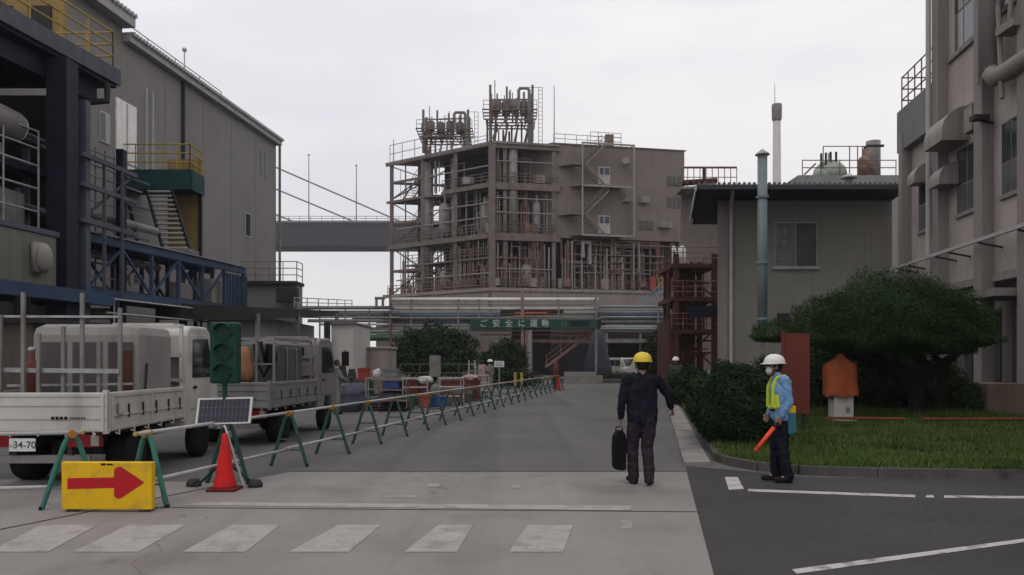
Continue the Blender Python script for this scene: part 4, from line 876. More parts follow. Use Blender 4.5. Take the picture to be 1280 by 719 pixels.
# plant behind the shed roof
t = thing('rooftop_plant', 'green domed tank and piping on a pale base above the shed roof', 'process plant', (24, 62, 0)); Y = 62
MB().box(XU(998, Y), XU(1126, Y), Y, Y + 10, 0, ZV(219, Y)).build('base', CLADD, t)
c = V((XU(1050, Y), Y + 2, ZV(219, Y)))
MB().lathe([(1.25, 0), (1.3, .5), (1.2, .95), (.85, 1.35), (.4, 1.6), (.15, 1.65), (.15, 2.2), (.02, 2.2)], c, 24).build('dome_tank', DOME, t, True)
m = MB(); m.ball((XU(1031, Y), Y + 1, ZV(217, Y)), (.6, .6, .6)); m.build('small_dome', DOME, t, True)
MB().lathe([(.5, 0), (.5, 1.5), (.25, 1.7), (.25, 2.2), (.02, 2.2)], (XU(1089, Y), Y + 1, ZV(218, Y)), 16).build('filter_vessel', RUSTY, t, True)
MB().cyl((XU(1106, Y), Y + 2, ZV(219, Y)), (XU(1106, Y), Y + 2, ZV(168, Y)), .55, n=16).build('grey_column', STEELG, t, True)
m = MB(); m.tube([(XU(1088, Y), Y + 1, ZV(188, Y)), (XU(1088, Y), Y + 1, ZV(180, Y)), (XU(1092, Y), Y + 1, ZV(178, Y)), (XU(1112, Y), Y + 1, ZV(178, Y))], .11)
for u in (1034, 1040, 1046, 1053): m.cyl((XU(u, Y), Y + 1.2, ZV(205, Y)), (XU(u, Y), Y + 1.2, ZV(182 + (u % 7), Y)), .09)
m.build('pipework', DARK, t)
m = MB(); railing(m, [P(1003, 219, Y), P(1120, 219, Y)], 1.15, 2, 1.6, .04)
for u in (1029, 1062, 1072, 1078): m.cyl(P(u, 219, Y + 1), P(u, 183, Y + 1), .045, n=6)
m.bar(P(1029, 183, Y + 1), P(1080, 183, Y + 1), .06); m.bar(P(1006, 218, Y), P(1019, 205, Y), .3, .1); m.build('railing', RUSTY, t)
t = thing('roof_ventilator', 'small conical roof ventilator on the corrugated shed roof', 'ventilator', (XU(1061, 44), 44, 9.75))
MB().cyl((XU(1061, 44), 44, 9.75), (XU(1061, 44), 44, ZV(223, 44)), .2).build('neck', STEELG, t); MB().lathe([(.45, 0), (.45, .05), (.05, .25), (.02, .26)], (XU(1061, 44), 44, ZV(223, 44)), 16).build('cap', GALV, t)
t = thing('chimney', 'tall slender pale chimney with a wider grey head beyond the shed', 'chimney', (XU(971, 120), 120, 0)); c = V((XU(971, 120), 120, 0))
MB().cyl(c, c + V((0, 0, ZV(150, 120))), .78, .55, 20).build('shaft', CONCP, t, True)
MB().lathe([(.5, 0), (.72, .5), (.75, 2.4), (.72, 2.7), (.6, 2.72)], c + V((0, 0, ZV(153, 120))), 20).build('head', STEELG, t, True)
MB().cyl(c + V((-.3, 0, ZV(131, 120))), c + V((-.3, 0, ZV(104, 120))), .06, .03, 6).build('lightning_rod', STEELG, t)
t = thing('roof_walkway', 'rusty railed pipe walkway between the plant wall and shed roof', 'walkway', (XU(888, 75), 75, 0)); Y = 75
m = MB(); m.box(XU(852, Y), XU(924, Y), Y, Y + 3, ZV(236, Y), ZV(233, Y)); m.build('deck', STEELG, t)
m = MB(); railing(m, [P(852, 233, Y), P(921, 233, Y)], 1.7, 2, .55, .04); m.bar(P(855, 209, Y), P(921, 209, Y), .1); m.build('railing', RUSTY, t)
m = MB(); m.cyl(P(852, 229, Y + .8), P(896, 226, Y + .8), .28); m.cyl(P(880, 233, Y + .4), P(880, 209, Y + .4), .15); m.build('pipe', BROWN, t)
m = MB(); m.box(XU(860, Y), XU(925, Y), Y + 3, Y + 3.4, 0, ZV(236, Y)); m.build('wall', TOWERW, t)

# ================================================================== right: beige office building
BXl = lambda Y: 12.85 + .13 * Y
t = thing('office_building', 'beige concrete works building with projecting columns beside the pruned tree', 'building', (20, 28, 0))
def bslab(Y0, Y1, z0, z1, d0, d1, name, mt, par=None):   # d: offset out of the wall (towards the road)
    m = MB(); m.prism([(BXl(Y0) - d1, Y0), (BXl(Y0) - d0, Y0), (BXl(Y1) - d0, Y1), (BXl(Y1) - d1, Y1)], z0, z1); return m.build(name, mt, par or t)
bslab(4, 31.4, 4.6, 19, -14, 0, 'wall', BEIGE); bslab(31.4, 35.3, 4.6, 11.4, -9, 0, 'wall', BEIGE)
bslab(4, 35.3, 0, 4.55, -12, -.6, 'ground_floor_wall', BEIGED)
bslab(31.5, 35.6, 10.9, 12.7, -9, .35, 'parapet', PARAP)
m = MB(); railing(m, [(BXl(35.4) - .2, 35.4, 12.7), (BXl(31.6) - .2, 31.6, 12.7)], 1.5, 3, .75, .03); railing(m, [(BXl(35.4) - .2, 35.4, 12.7), (BXl(35.4) + 4, 35.2, 12.7)], 1.5, 3, .9, .03); m.build('roof_railing', RUSTY, t)
m = MB(); m.cyl((BXl(33.5) + .8, 33.5, 12.7), (BXl(33.5) + .8, 33.5, 14.6), .3); m.ball((BXl(33) + .6, 33, 14.2), .3); m.build('roof_pipe', RUSTY, t)
for Y, wd, top in ((35.0, .42, 11.6), (31.2, .62, 19), (27.5, .62, 19), (24.5, .62, 19), (21.4, .62, 19)):
    bslab(Y - wd / 2, Y + wd / 2, 0, top, -.02, .42, 'column', BEIGED)
MB().cyl((BXl(31.6) - .5, 31.62, 0), (BXl(31.6) - .5, 31.62, 19), .1).build('downpipe', TRIM, t)
def bwin(Y0, Y1, z0, z1, tall=False):
    f = bslab(Y0, Y1, z0, z1, -.02, .03, 'window', STEELG)
    n = 2
    for k in range(n):
        a = Y0 + (Y1 - Y0) * k / n + .05; b = Y0 + (Y1 - Y0) * (k + 1) / n - .05
        bslab(a, b, z0 + .06, z0 + (z1 - z0) * .42, .031, .045, 'pane', GLASSL, f); bslab(a, b, z0 + (z1 - z0) * .45, z1 - .06, .031, .046, 'pane', GLASS, f)
    bslab(Y0 - .08, Y1 + .08, z0 - .14, z0 - .001, -.02, .10, 'sill', BEIGED, f)
for Y0, Y1 in ((32.2, 33.9), (28.3, 30.1), (25.3, 26.6), (22.2, 23.8)): bwin(Y0, Y1, 7.15, 9.55)
for Y0, Y1 in ((28.6, 30.3), (25.3, 26.7), (22.2, 23.8)): bwin(Y0, Y1, 13.3, 16.5)
bslab(27.9, 30.85, 10.9, 11.0, 0, .05, 'string_course', BEIGED); bslab(28, 30.8, 13.1, 13.2, 0, .12, 'string_course', PARAP)
bslab(27.85, 30.88, 11.0, 12.9, .0, .03, 'spandrel', BEIGE)
bslab(4, 35.3, 4.35, 4.62, -.5, .1, 'floor_edge', BEIGED)
bslab(24.9, 27.1, 3.7, 3.95, -.4, 1.1, 'entrance_canopy', STEELG)
for Y0, Y1 in ((24.9, 27.1), (21.7, 24.2), (27.9, 30.8), (31.6, 34.7)): bslab(Y0, Y1, .9 if Y0 != 24.9 else 0, 3.5, -.62, -.56, 'ground_window', GLASS)
# hoods, ac units, ducts
def hood(Y, z, w_, h, d):
    m = MB(); pr = [(0, 0), (0, h)] + [(-d * math.sin(k * math.pi / 16), h * (.25 + .75 * math.cos(k * math.pi / 16))) for k in range(1, 9)] + [(-d, 0)]
    lo = [(BXl(Y - w_ / 2) - .02 + p[0], Y - w_ / 2, z + p[1]) for p in pr]; hi = [(BXl(Y + w_ / 2) - .02 + p[0], Y + w_ / 2, z + p[1]) for p in pr]
    m.hull8(lo, hi); m.build('exhaust_hood', TANKM, t)
hood(29.9, 9.7, 1.7, 1.25, 1.0); hood(30.4, 8.3, 1.0, .85, .75); hood(33.2, 9.0, .8, .8, .6)
bslab(27.9, 28.5, 9.75, 10.6, 0, .45, 'air_conditioner', TANKM)
m = MB(); q = BXl(26.2) - .6; m.cyl((q, 26.2, 11.1), (q, 26.2, 18.9), .33, n=18); m.tube([(q, 26.2, 11.2), (q, 25.9, 10.85), (q - .02, 25.2, 10.8), (q - .4, 20, 10.8)], .3, 14); m.build('round_duct', BEIGED, t, True)
m = MB(); m.tube([(q + .1, 27.0, 11), (q + .1, 27.0, 13.2), (q + .1, 26.9, 14.6)], .05); m.tube([(q - .1, 25.4, 10), (q - .1, 25.6, 13), (q - .1, 25.0, 15), (q - .1, 24.3, 17)], .08); m.tube([(q - .2, 24.9, 12), (q - .2, 24.6, 14), (q - .2, 25, 18)], .07); m.box(q - .25, q + .3, 24.6, 25.5, 12.0, 12.25); m.build('conduit', BEIGED, t)
m = MB(); m.cbox((BXl(27.2) - .55, 27.1, 9.9), (.5, .35, .16)); m.bar((BXl(27.2), 27.2, 9.75), (BXl(27.2) - .6, 27.1, 9.85), .06); m.build('wall_lamp', DARK, t)
m = MB(); m.bar((BXl(35.2) - .75, 35.2, 5.7), (BXl(5) - .75, 5, 5.7), .10, .12); m.build('pipe_rail', TRIM, t)
for Y in (34.2, 33, 30.2, 29, 26.6, 24, 23, 22): MB().bar((BXl(Y), Y, 5.45), (BXl(Y) - .8, Y, 5.6), .06).build('bracket', DARK, t)
m = MB(); m.box(BXl(24) - 2.2, BXl(24) - .8, 23.2, 25.3, 0, 1.0); tag(m.build('low_wall', mat('brown_low_wall', (.14, .10, .085), .9, .2, 2, streak=.5)), 'low brown wall before the office entrance under the tree', 'wall')

# ================================================================== right lawn: pruned tree, bush, board, covered pedestal
t = thing('pruned_pine_tree', 'broad dome shaped dark green pruned tree on the lawn before the beige building', 'tree', (11.3, 22.3, .1))
lob = [((10.3, 22, 2.5), (1.95, 2.4, 1.60)), ((8.75, 22, 2.45), (1.2, 1.6, 1.02)), ((11.7, 22, 2.45), (1.22, 1.8, 1.25)), ((7.1, 21.4, 2.33), (.72, .8, .42)), ((10.9, 21.0, 2.3), (1.75, 1.4, 1.25)), ((9.3, 20.9, 2.3), (1.7, 1.3, 1.05)), ((11.5, 21.2, 2.3), (.9, .9, .95)), ((11.1, 22.6, 2.7), (1.5, 1.8, 1.3))]
leaf_mesh('crown', lob, 150000, .047, PINE, t, .66, .40, 51, up=.45, aspect=.22, lump=.10)
m = MB()
for pts, r in (([(11.3, 22.3, .05), (11.2, 22.2, .9), (11.5, 22.1, 1.5), (10.6, 22, 2.5)], [.24, .2, .17, .06]), ([(11.2, 22.25, .8), (10.5, 22.2, 1.5), (9.3, 22, 2.3)], [.18, .13, .05]), ([(11.5, 22.1, 1.3), (12.1, 21.9, 1.8), (12.7, 21.8, 2.4)], [.15, .11, .04]), ([(10.5, 22.2, 1.5), (8.6, 21.8, 2.0), (7.1, 21.4, 2.3)], [.10, .07, .03])):
    m.tube(pts, r, 10)
m.build('trunk', BARK, t, True)
t = thing('leaning_tree', 'thin dark leaning trunk right of the pruned tree, its top inside the same crown', 'tree', (12.0, 22.6, .1))
m = MB(); m.tube([(12.0, 22.6, .05), (12.1, 22.5, 1.0), (12.15, 22.4, 1.5), (11.8, 22.3, 1.75), (11.6, 22.2, 2.4)], [.17, .15, .14, .10, .05], 10); m.build('trunk', BARK, t, True)
t = thing('trimmed_bush', 'large rounded dark bush at the lawn corner left of the guard', 'bush', (4.1, 15.2, .1))
leaf_mesh('crown', [((4.15, 15.1, .78), (.80, 1.0, .82)), ((4.5, 16.2, .75), (.85, 1.2, .82)), ((4.85, 17.6, .7), (.92, 1.2, .85)), ((4.5, 15.5, .6), (.68, .8, .7))], 65000, .040, BUSH, t, .72, .9, 52, up=.3, aspect=.3, lump=.09, zmin=.06)
MB().tube([(4.3, 15.8, .05), (4.35, 15.9, .5), (4.4, 16, .9)], [.1, .08, .03]).build('trunk', BARK, t)
for c, r, lab, sd in (((6.0, 20.5, .5), (1.1, 1.1, .95), 'low dark shrub on the road edge behind the trimmed bush', 53), ((10.9, 25.6, .75), (3.6, .9, 1.5), 'wide dark shrub in the shade behind the pruned tree trunk', 54), ((13.2, 24.0, .4), (1.1, .8, .75), 'small shrub by the brown wall right of the leaning trunk', 55), ((6.6, 30, .6), (.8, 1.6, .9), 'narrow green shrub along the kerb near the far helmeted worker', 56)):
    q = thing('shrub', lab, 'shrub', (c[0], c[1], .1)); leaf_mesh('crown', [(c, r)], 60000 if r[0] > 3 else 14000, .06, BUSH, q, .5, .9, sd, zmin=.06, lump=.1)
    MB().cyl((c[0], c[1], .05), (c[0], c[1], c[2]), .05, n=6).build('trunk', BARK, q)

t = thing('notice_board', 'tall dull red notice board on two legs behind the guard', 'board', (6.27, 17.5, .1), R(-10))
MB().box(-.30, .23, -.035, .035, .40, 2.16).build('panel', REDB, t, world=False, bevel=.01)
MB().box(-.36, -.305, -.05, .05, .36, 2.22).build('frame', REDB, t, world=False)
for x in (-.2, .12): MB().box(x - .03, x + .03, .037, .09, -.05, 1.9).build('leg', DARK, t, world=False)
t = thing('pedestal', 'short white stone pedestal under the orange cover on the lawn', 'pedestal', (8.62, 21, .1))
m = MB(); m.box(-.24, .26, -.22, .22, -.05, .72); m.box(-.30, .32, -.28, .28, -.05, .06); m.build('block', CONCP, t, world=False, bevel=.02)
MB().box(.05, .16, -.228, -.222, .22, .36).build('plate', STEELG, t, world=False)
# orange cover draped over the thing on the pedestal
m = MB(); sec = [(0.64, .45, .36, 0), (.75, .46, .38, 0), (1.0, .44, .36, 0), (1.25, .45, .36, 0), (1.42, .44, .33, 0), (1.50, .38, .27, 0), (1.58, .24, .2, 0), (1.66, .13, .13, 0), (1.74, .07, .07, 0), (1.77, .03, .03, 0)]
rings = []
for z, rx, ry, _ in sec:
    ring = []
    for k in range(40):
        a = 2 * math.pi * k / 40; fold = 1 + .05 * math.sin(a * 7 + z * 2.2) + .035 * math.sin(a * 3 - z * 5) + .03 * math.sin(a * 13 + 3 * z)
        sq = 1 / max(abs(math.cos(a)), abs(math.sin(a))) ** .45
        ring.append(m._v((8.62 + rx * fold * sq * math.cos(a) * .92, 21 + ry * fold * sq * math.sin(a) * .92, .1 + z + (.03 * math.sin(a * 5) if z < .7 else 0))))
    rings.append(ring)
for q, s_ in zip(rings, rings[1:]):
    for k in range(40): m.bm.faces.new((q[k], q[(k + 1) % 40], s_[(k + 1) % 40], s_[k]))
m.bm.faces.new(rings[-1])
tag(m.build('orange_cover', ORANGE, None, True, loc=(8.62, 21, .76)), 'wrinkled orange sheet draped over the top of the white pedestal', 'cover')
OPM = mat('faded_orange', (.16, .05, .028), .7, .3, 1)
for pts, lab in (([(7.9, 20.0, .24), (9.8, 19.9, .22)], 'short faded orange pipe lying on the lawn in front of the white pedestal'), ([(10.2, 19.9, .22), (15, 19.6, .24)], 'long faded orange pipe lying on the lawn in front of the pruned tree')):
    tag(MB().tube(pts, .036).build('orange_pipe', OPM, loc=pts[0]), lab, 'pipe')

# ================================================================== barricades
def BLX(Y): return -2.9 + .18 * (Y - 16) + (.0 if Y < 40 else .012 * (Y - 40) ** 1.2)
def make_stand(name, label, green):
    t = thing(name, label, 'barricade', (0, 0, 0), 0, 'green barricade stands along the yard')
    m = MB(); h = .82
    for s_ in (-1, 1): m.tube([(0, .0, 0)] if 0 else [(s_ * .30, 0, 0), (s_ * .075, 0, h - .10), (s_ * .04, 0, h - .03), (0, 0, h)], .029, 8)
    m.build('leg_frame', green, t, world=False)
    m = MB(); m.cyl((-.185, 0, .42), (.185, 0, .42), .014); m.cyl((-.225, 0, .26), (.225, 0, .26), .012); m.build('crossbar', green, t, world=False)
    for s_ in (-1, 1): MB().cyl((s_ * .30, 0, 0), (s_ * .295, 0, .04), .029, n=8).build('rubber_foot', BLACK, t, world=False)
    MB().cyl((0, -.05, h + .01), (0, .05, h + .01), .045, n=10).build('clamp', ORCLAMP, t, world=False)
    return t
rz0 = -math.atan(.18)
SP = [(BLX(y), y) for y in [9.0, 10.8, 12.6, 14.3, 16.0]]
y = 17.7
while y < 47.5: SP.append((BLX(y), y)); y += 1.6
near = make_stand('barricade_stand', 'bright green barricade stand at the left edge of the yellow arrow sign', STANDG)
near.location = (-4.98, 9.05, 0); near.rotation_euler.z = R(38)
proto = make_stand('barricade_stand', '', STANDD)
for i, (x, y) in enumerate(SP):
    if i == 0: o = dup(near, (x, y + .12, 0), R(-22), 'bright green barricade stand at the right edge of the yellow arrow sign')
    else:
        lab = 'dark green barricade stand, %s in the row beyond the arrow sign' % ORD[i - 1]
        if i == 1: o = proto; o['label'] = 'dark green barricade stand just behind the red cone'; o.location = (x, y, 0); o.rotation_euler.z = rz0
        else: o = dup(proto, (x, y, 0), rz0 + rnd.uniform(-.12, .12), 'dark green barricade stand, %s beyond the red cone' % ORD[i - 2])
def rail(a, b, z0, z1, label, mt):
    a = V((*a, z0)); b = V((*b, z1)); d = (b - a).normalized(); c = (a + b) / 2
    t = thing('barricade_pipe', label, 'pipe', c, 0, 'barricade pipes')
    MB().cyl(a - d * .12, b + d * .12, .022, n=10).build('tube', mt, t, True)
    m = MB(); m.cyl(a - d * .13, a - d * .10, .026); m.cyl(b + d * .10, b + d * .13, .026); m.build('end_cap', YEL, t)
seq = SP[::2] if len(SP) % 2 else SP[::2] + [SP[-1]]
rail((-8.2, 8.4), (-4.98, 9.05), .84, .845, 'upper pipe running left from the arrow sign below the front truck tailgate', RAILW)
rail((-8.4, 8.6), (-4.2, 9.35), .20, .22, 'lower pipe behind the yellow arrow sign', RAILW)
for i, (a, b) in enumerate(zip(seq, seq[1:])):
    mt = RAILW if i < len(seq) - 3 else RAILY
    nm = 'behind the solar panel and cone' if i == 0 else '%s span beyond the solar panel' % ORD[i - 1]
    rail(a, b, .845, .845, 'upper barricade pipe, ' + nm, mt); 
    if i < 8: rail(a, b, .29, .27, 'lower barricade pipe, ' + nm, mt)

# arrow sign
t = thing('arrow_sign', 'yellow sign box with a red arrow standing between the two bright green stands', 'sign', (-4.43, 8.76, 0), R(-1))
MB().box(-.50, .50, -.02, .07, .03, .55).build('box', SIGNY, t, world=False, bevel=.012)
m = MB()
ar = [(-.43, .255), (.085, .270), (.085, .175), (.125, .15), (.165, .16), (.42, .33), (.165, .50), (.125, .50), (.085, .47), (.085, .385), (-.43, .375)]
m.bm.faces.new([m._v((x, -.0235, z)) for x, z in ar]); m.build('arrow', SIGNR, t, world=False)
m = MB(); m.box(-.06, -.01, -.0245, -.021, .515, .538); m.box(.005, .07, -.0245, -.021, .517, .536); m.build('maker_mark', BLACK, t, world=False)
for x in (-.4, .4): MB().box(x - .05, x + .05, -.01, .2, .0, .028).build('foot', DARK, t, world=False)

# cone
def cone(loc, label, s=1):
    t = thing('traffic_cone', label, 'cone', loc, 0)
    MB().lathe([(.142 * s, .03), (.135 * s, .06), (.035 * s, .69 * s), (.028 * s, .72 * s), (.004, .725 * s)], (0, 0, 0), 24).build('body', CONER, t, True, world=False)
    MB().box(-.18 * s, .18 * s, -.18 * s, .18 * s, 0, .032).build('base', mat('dark_red_rubber', (.12, .015, .015), .8, .2, 4), t, world=False, bevel=.01); return t
cone((XU(281, 10.25), 10.25, .006), 'red traffic cone under the solar panel stand')
cone((XU(698, 46.5), 46.5, 0), 'small red cone at the far end of the barricade row', 1.05)
m = MB(); p = V((XU(695, 49), 49, 0)); m.tube([p, p + V((0, 0, 1.35)), p + V((0, 0, 1.75))], [.2, .16, .04], 10)
tag(m.build('red_marker', REDB, None, True, loc=p), 'tall red marker post at the far end of the barricade row', 'marker')

# solar traffic signal
Ys = 10.55; t = thing('traffic_signal', 'portable green three lens traffic signal with a tilted solar panel', 'traffic signal', (XU(281, Ys), Ys, 0), 0)
MB().cyl((0, 0, .1), (0, 0, 1.9), .032, n=12).build('pole', SIGG, t, world=False)
f = MB().box(-.185, .185, -.06, .12, 1.36, 2.17).build('signal_head', SIGG, t, world=False, bevel=.03)
for k in range(3):
    z = 1.50 + k * .265
    MB().cyl((0, -.075, z), (0, -.061, z), .105, n=24).build('lens', LENS, f, world=False)
    m = MB()
    for q in range(13):
        a0, a1 = math.pi * q / 12, math.pi * (q + 1) / 12
        if q < 12: m.bar((.12 * math.cos(a0), -.095, z + .12 * math.sin(a0)), (.12 * math.cos(a1), -.095, z + .12 * math.sin(a1)), .07, .006)
    m.build('visor', SIGG, f, world=False)
fr = MB().hull8([(-.345, -.12, .825), (.375, -.12, .845), (.375, -.09, .845), (-.345, -.09, .825)], [(-.345, -.02, 1.165), (.375, -.02, 1.185), (.375, .01, 1.185), (-.345, .01, 1.165)]).build('solar_panel', mat('panel_frame', (.5, .5, .5), .4, .08, 3), t, world=False)
m = MB(); g = lambda x, q, o: (x, -.123 + .1 * q - o, .825 + .34 * q + (x + .345) * .028)
m.hull8([g(-.315, .06, 0), g(.345, .06, 0), g(.345, .07, -.01), g(-.315, .07, -.01)], [g(-.315, .94, 0), g(.345, .94, 0), g(.345, .94, -.01), g(-.315, .94, -.01)]); m.build('solar_cell', SOLAR, fr, world=False)
m = MB()
for k in range(1, 12): x = -.315 + .66 * k / 12; m.bar(g(x, .06, .001), g(x, .94, .001), .003, .003)
for q in (.35, .64): m.bar(g(-.315, q, .001), g(.345, q, .001), .003, .003)
m.build('cell_line', STEELG, fr, world=False)
m = MB()
for a in (.5, 2.2, 3.7, 5.4): m.tube([(0, 0, .35), (math.cos(a) * .38, math.sin(a) * .3, .02)], .018)
m.build('tripod_leg', SIGG, t, world=False)
m = MB(); m.tube([(.02, -.12, .8), (.07, -.2, .82), (.12, -.24, .72), (.32, -.22, .05)], .014); m.build('stay_pipe', RAILW, t, world=False)
for x, y in ((-.32, .12), (.32, .05)):
    m = MB(); m.lathe([(.09, 0), (.10, .04), (.07, .09), (.05, .10)], (XU(281, Ys) + x * 1.3, Ys + y - .1, .004), 14)
    tag(m.build('sandbag', DARK, None, True, loc=(XU(281, Ys) + x, Ys + y - .1, 0)), 'dark weight on the ground %s of the signal stand' % ('left' if x < 0 else 'right'), 'weight')

# ================================================================== trucks
def truck(loc, rz, L_, W_, paint, label, cab_h=2.2, plate=True, posts=True):
    t = thing('flatbed_truck', label, 'truck', loc, rz); B = lambda mb, n, mt, par=None, bev=0, sm=False: mb.build(n, mt, par or t, sm, bev, world=False)
    h = W_ / 2; z0, z1 = .74, 1.25
    def gate(x0, x1, y0, y1, name, seams, axis):
        f = B(MB().box(x0, x1, y0, y1, z0, z1), name, paint, None, .012)
        m = MB()
        if axis == 'x':
            for z in (z0 + .02, z0 + .17, z0 + .34, z1 - .05): m.box(x0 + .03, x1 - .03, y0 - .014, y0 - .002, z, z + .035)
            for x in seams: m.box(x - .02, x + .02, y0 - .016, y0 - .003, z0 + .01, z1 - .01)
        else:
            for z in (z0 + .02, z0 + .19, z1 - .06): m.box(x1 + .002, x1 + .014, y0 + .03, y1 - .03, z, z + .035)
            for y in seams: m.box(x1 + .003, x1 + .017, y - .02, y + .02, z0 + .01, z1 - .01)
        B(m, 'rib', paint, f)
        m = MB()
        if axis == 'x':
            for k in range(5): x = x0 + .15 + (x1 - x0 - .3) * k / 4; m.tube([(x, y0 - .0, z0 - .02), (x, y0 - .05, z0 - .04), (x, y0 - .05, z0 + .03)], .012, 6)
        else:
            for k in range(6): y = y0 + .15 + (y1 - y0 - .3) * k / 5; m.tube([(x1, y, z0 - .02), (x1 + .05, y, z0 - .04), (x1 + .05, y, z0 + .03)], .012, 6)
        B(m, 'rope_hook', paint, f); return f
    tg = gate(-h, h, -.05, -.0, 'tailgate', (-h + .06, h - .06), 'x')
    m = MB(); x = h - .70
    for k in range(4): m.box(x + k * .055, x + k * .055 + .04, -.069, -.0665, .905, .945)
    for k in range(6): m.box(x + .235 + k * .035, x + .235 + k * .035 + .022, -.069, -.0665, .915, .935)
    B(m, 'lettering', BLACK, tg)
    sg = gate(h - .05, h, .03, L_ - .02, 'side_gate', (.08, L_ / 2, L_ - .1), 'y')
    for k in range(5): y = .55 + k * (L_ - .8) / 4; B(MB().box(h + .003, h + .02, y - .015, y + .015, z0 + .16, z0 + .34), 'latch', DARK, sg)
    m = MB(); m.box(h + .003, h + .02, .2, .24, z0 + .22, z0 + .36); m.box(h + .003, h + .021, .2, .34, z0 + .18, z0 + .22); B(m, 'latch', STEELG, sg)
    f = B(MB().box(-h, -h + .05, .03, L_ - .02, z0, z1), 'side_gate', paint)
    m = MB()
    for a in (-h, h - .06):
        for y in (-.05, L_ - .05): m.box(a + .0, a + .06, y + .001, y + .07, z0 - .02, z1 + .03)
    B(m, 'corner_post', paint)
    B(MB().box(-h + .05, h - .05, .0, L_, z0, z0 + .06), 'bed_floor', DARK)
    m = MB()
    for x in (-.42, .42): m.box(x - .05, x + .05, .1, L_ + 1.5, .5, .68)
    for k in range(5): m.box(-h + .1, h - .1, .2 + k * L_ / 5, .28 + k * L_ / 5, .68, .735)
    m.box(-.36, .36, .9, 1.5, .35, .55); B(m, 'chassis', DARK)
    # guard frame behind the cab
    m = MB()
    for x in (-h + .08, -.28, .28, h - .08): m.bar((x, L_ + .04, z0), (x, L_ + .04, cab_h - .02), .05)
    for z in (1.35, 1.75, cab_h - .03): m.bar((-h + .05, L_ + .04, z), (h - .05, L_ + .04, z), .05)
    B(m, 'guard_frame', paint)
    # cab
    y0 = L_ + .16; y1 = y0 + 1.55; hw = h - .04
    prof = [(y0, .55), (y0, 1.05), (y0 + .04, cab_h - .16), (y0 + .09, cab_h - .06), (y0 + .2, cab_h), (y0 + .95, cab_h + .01), (y0 + 1.12, cab_h - .08), (y1 - .03, 1.28), (y1, 1.15), (y1, .45), (y0 + 1.15, .45), (y0 + 1.10, .78), (y0 + .55, .82), (y0 + .45, .55)]
    m = MB(); m.extr(prof, -hw, hw); cabm = TRUCKG if paint is TRUCKG else paint; B(m, 'cab', cabm, None, .045)
    f = B(MB().box(-.48, .48, y0 - .006, y0 + .01, 1.62, cab_h - .22), 'rear_window', BLACK, None, .0); B(MB().box(-.45, .45, y0 - .012, y0 - .005, 1.65, cab_h - .25), 'pane', CABGL, f)
    B(MB().box(-h + .06, h - .06, L_ + .07, L_ + .085, z0, 1.72), 'guard_panel', STEELG)
    for s_ in (-1, 1):
        m = MB(); pp = [(y0 + .17, .86), (y0 + .14, 1.35), (y0 + .16, cab_h - .15), (y0 + .98, cab_h - .13), (y0 + 1.38, 1.34), (y0 + 1.42, .86)]
        x0, x1 = (hw - .003, hw + .012) if s_ > 0 else (-hw - .012, -hw + .003); m.extr(pp, x0, x1); d = B(m, 'door', cabm, None, .008)
        m = MB(); wp = [(y0 + .22, 1.38), (y0 + .24, cab_h - .22), (y0 + .94, cab_h - .2), (y0 + 1.28, 1.38)]; x0, x1 = (hw + .0125, hw + .018) if s_ > 0 else (-hw - .018, -hw - .0125); m.extr(wp, x0, x1); B(m, 'window', CABGL, d)
        B(MB().box(s_ * (hw + .02) - .012, s_ * (hw + .02) + .012, y0 + .26, y0 + .40, 1.20, 1.24), 'handle', BLACK, d)
        m = MB(); m.tube([(s_ * hw, y1 - .18, 1.45), (s_ * (hw + .22), y1 - .02, 1.50), (s_ * (hw + .22), y1 - .02, 1.95)], .014); m.cbox((s_ * (hw + .22), y1 - .02, 1.72), (.17, .06, .36)); B(m, 'mirror', BLACK)
    m = MB(); m.hull8([(-hw + .1, y0 + 1.16, cab_h - .12), (hw - .1, y0 + 1.16, cab_h - .12), (hw - .08, y1 - .02, 1.36), (-hw + .08, y1 - .02, 1.36)], [(-hw + .1, y0 + 1.18, cab_h - .10), (hw - .1, y0 + 1.18, cab_h - .10), (hw - .08, y1 + .0, 1.38), (-hw + .08, y1 + .0, 1.38)]); B(m, 'windscreen', CABGL)
    B(MB().box(-hw, hw, y1 - .02, y1 + .07, .42, .62), 'bumper', paint)
    for s_ in (-1, 1): B(MB().box(s_ * (hw - .2) - .12, s_ * (hw - .2) + .12, y1 - .01, y1 + .03, .72, .88), 'headlight', SIGNW)
    B(MB().box(-.5, .5, y0 + .25, y0 + .75, cab_h + .0, cab_h + .05), 'roof_vent', cabm)
    # wheels
    for x, y, r in ((-h + .20, .95, .33), (h - .20, .95, .33), (-h + .16, y0 + .82, .33), (h - .16, y0 + .82, .33)):
        wd = .15 if y < 2 else .10
        ty = B(MB().lathe([(.20, -wd), (r * .93, -wd), (r, -wd * .7), (r, wd * .7), (r * .93, wd), (.20, wd)], (0, 0, 0), 28), 'wheel', BLACK, None, 0, True)
        ty.location = (x, y, r); ty.rotation_euler = (0, R(90), 0)
        rim = B(MB().lathe([(.02, -wd * .5), (.17, -wd * .6), (.20, -wd * .98), (.20, wd * .98), (.17, wd * .6), (.06, wd * .75), (.02, wd * .75)], (0, 0, 0), 24), 'rim', GALV, ty, 0, True)
    for s_ in (-1, 1):
        m = MB(); m.box(s_ * (h - .2) - .17, s_ * (h - .2) + .17, 1.36, 1.38, .2, .66); B(m, 'mudflap', BLACK)
        f = B(MB().box(s_ * (h - .30) - .20, s_ * (h - .30) + .20, -.04, .06, .55, .71), 'tail_light', TAILR)
        B(MB().box(s_ * (h - .30) + (-.19 if s_ < 0 else .09), s_ * (h - .30) + (-.09 if s_ < 0 else .19), -.046, -.041, .565, .695), 'clear_lens', TANKM, f)
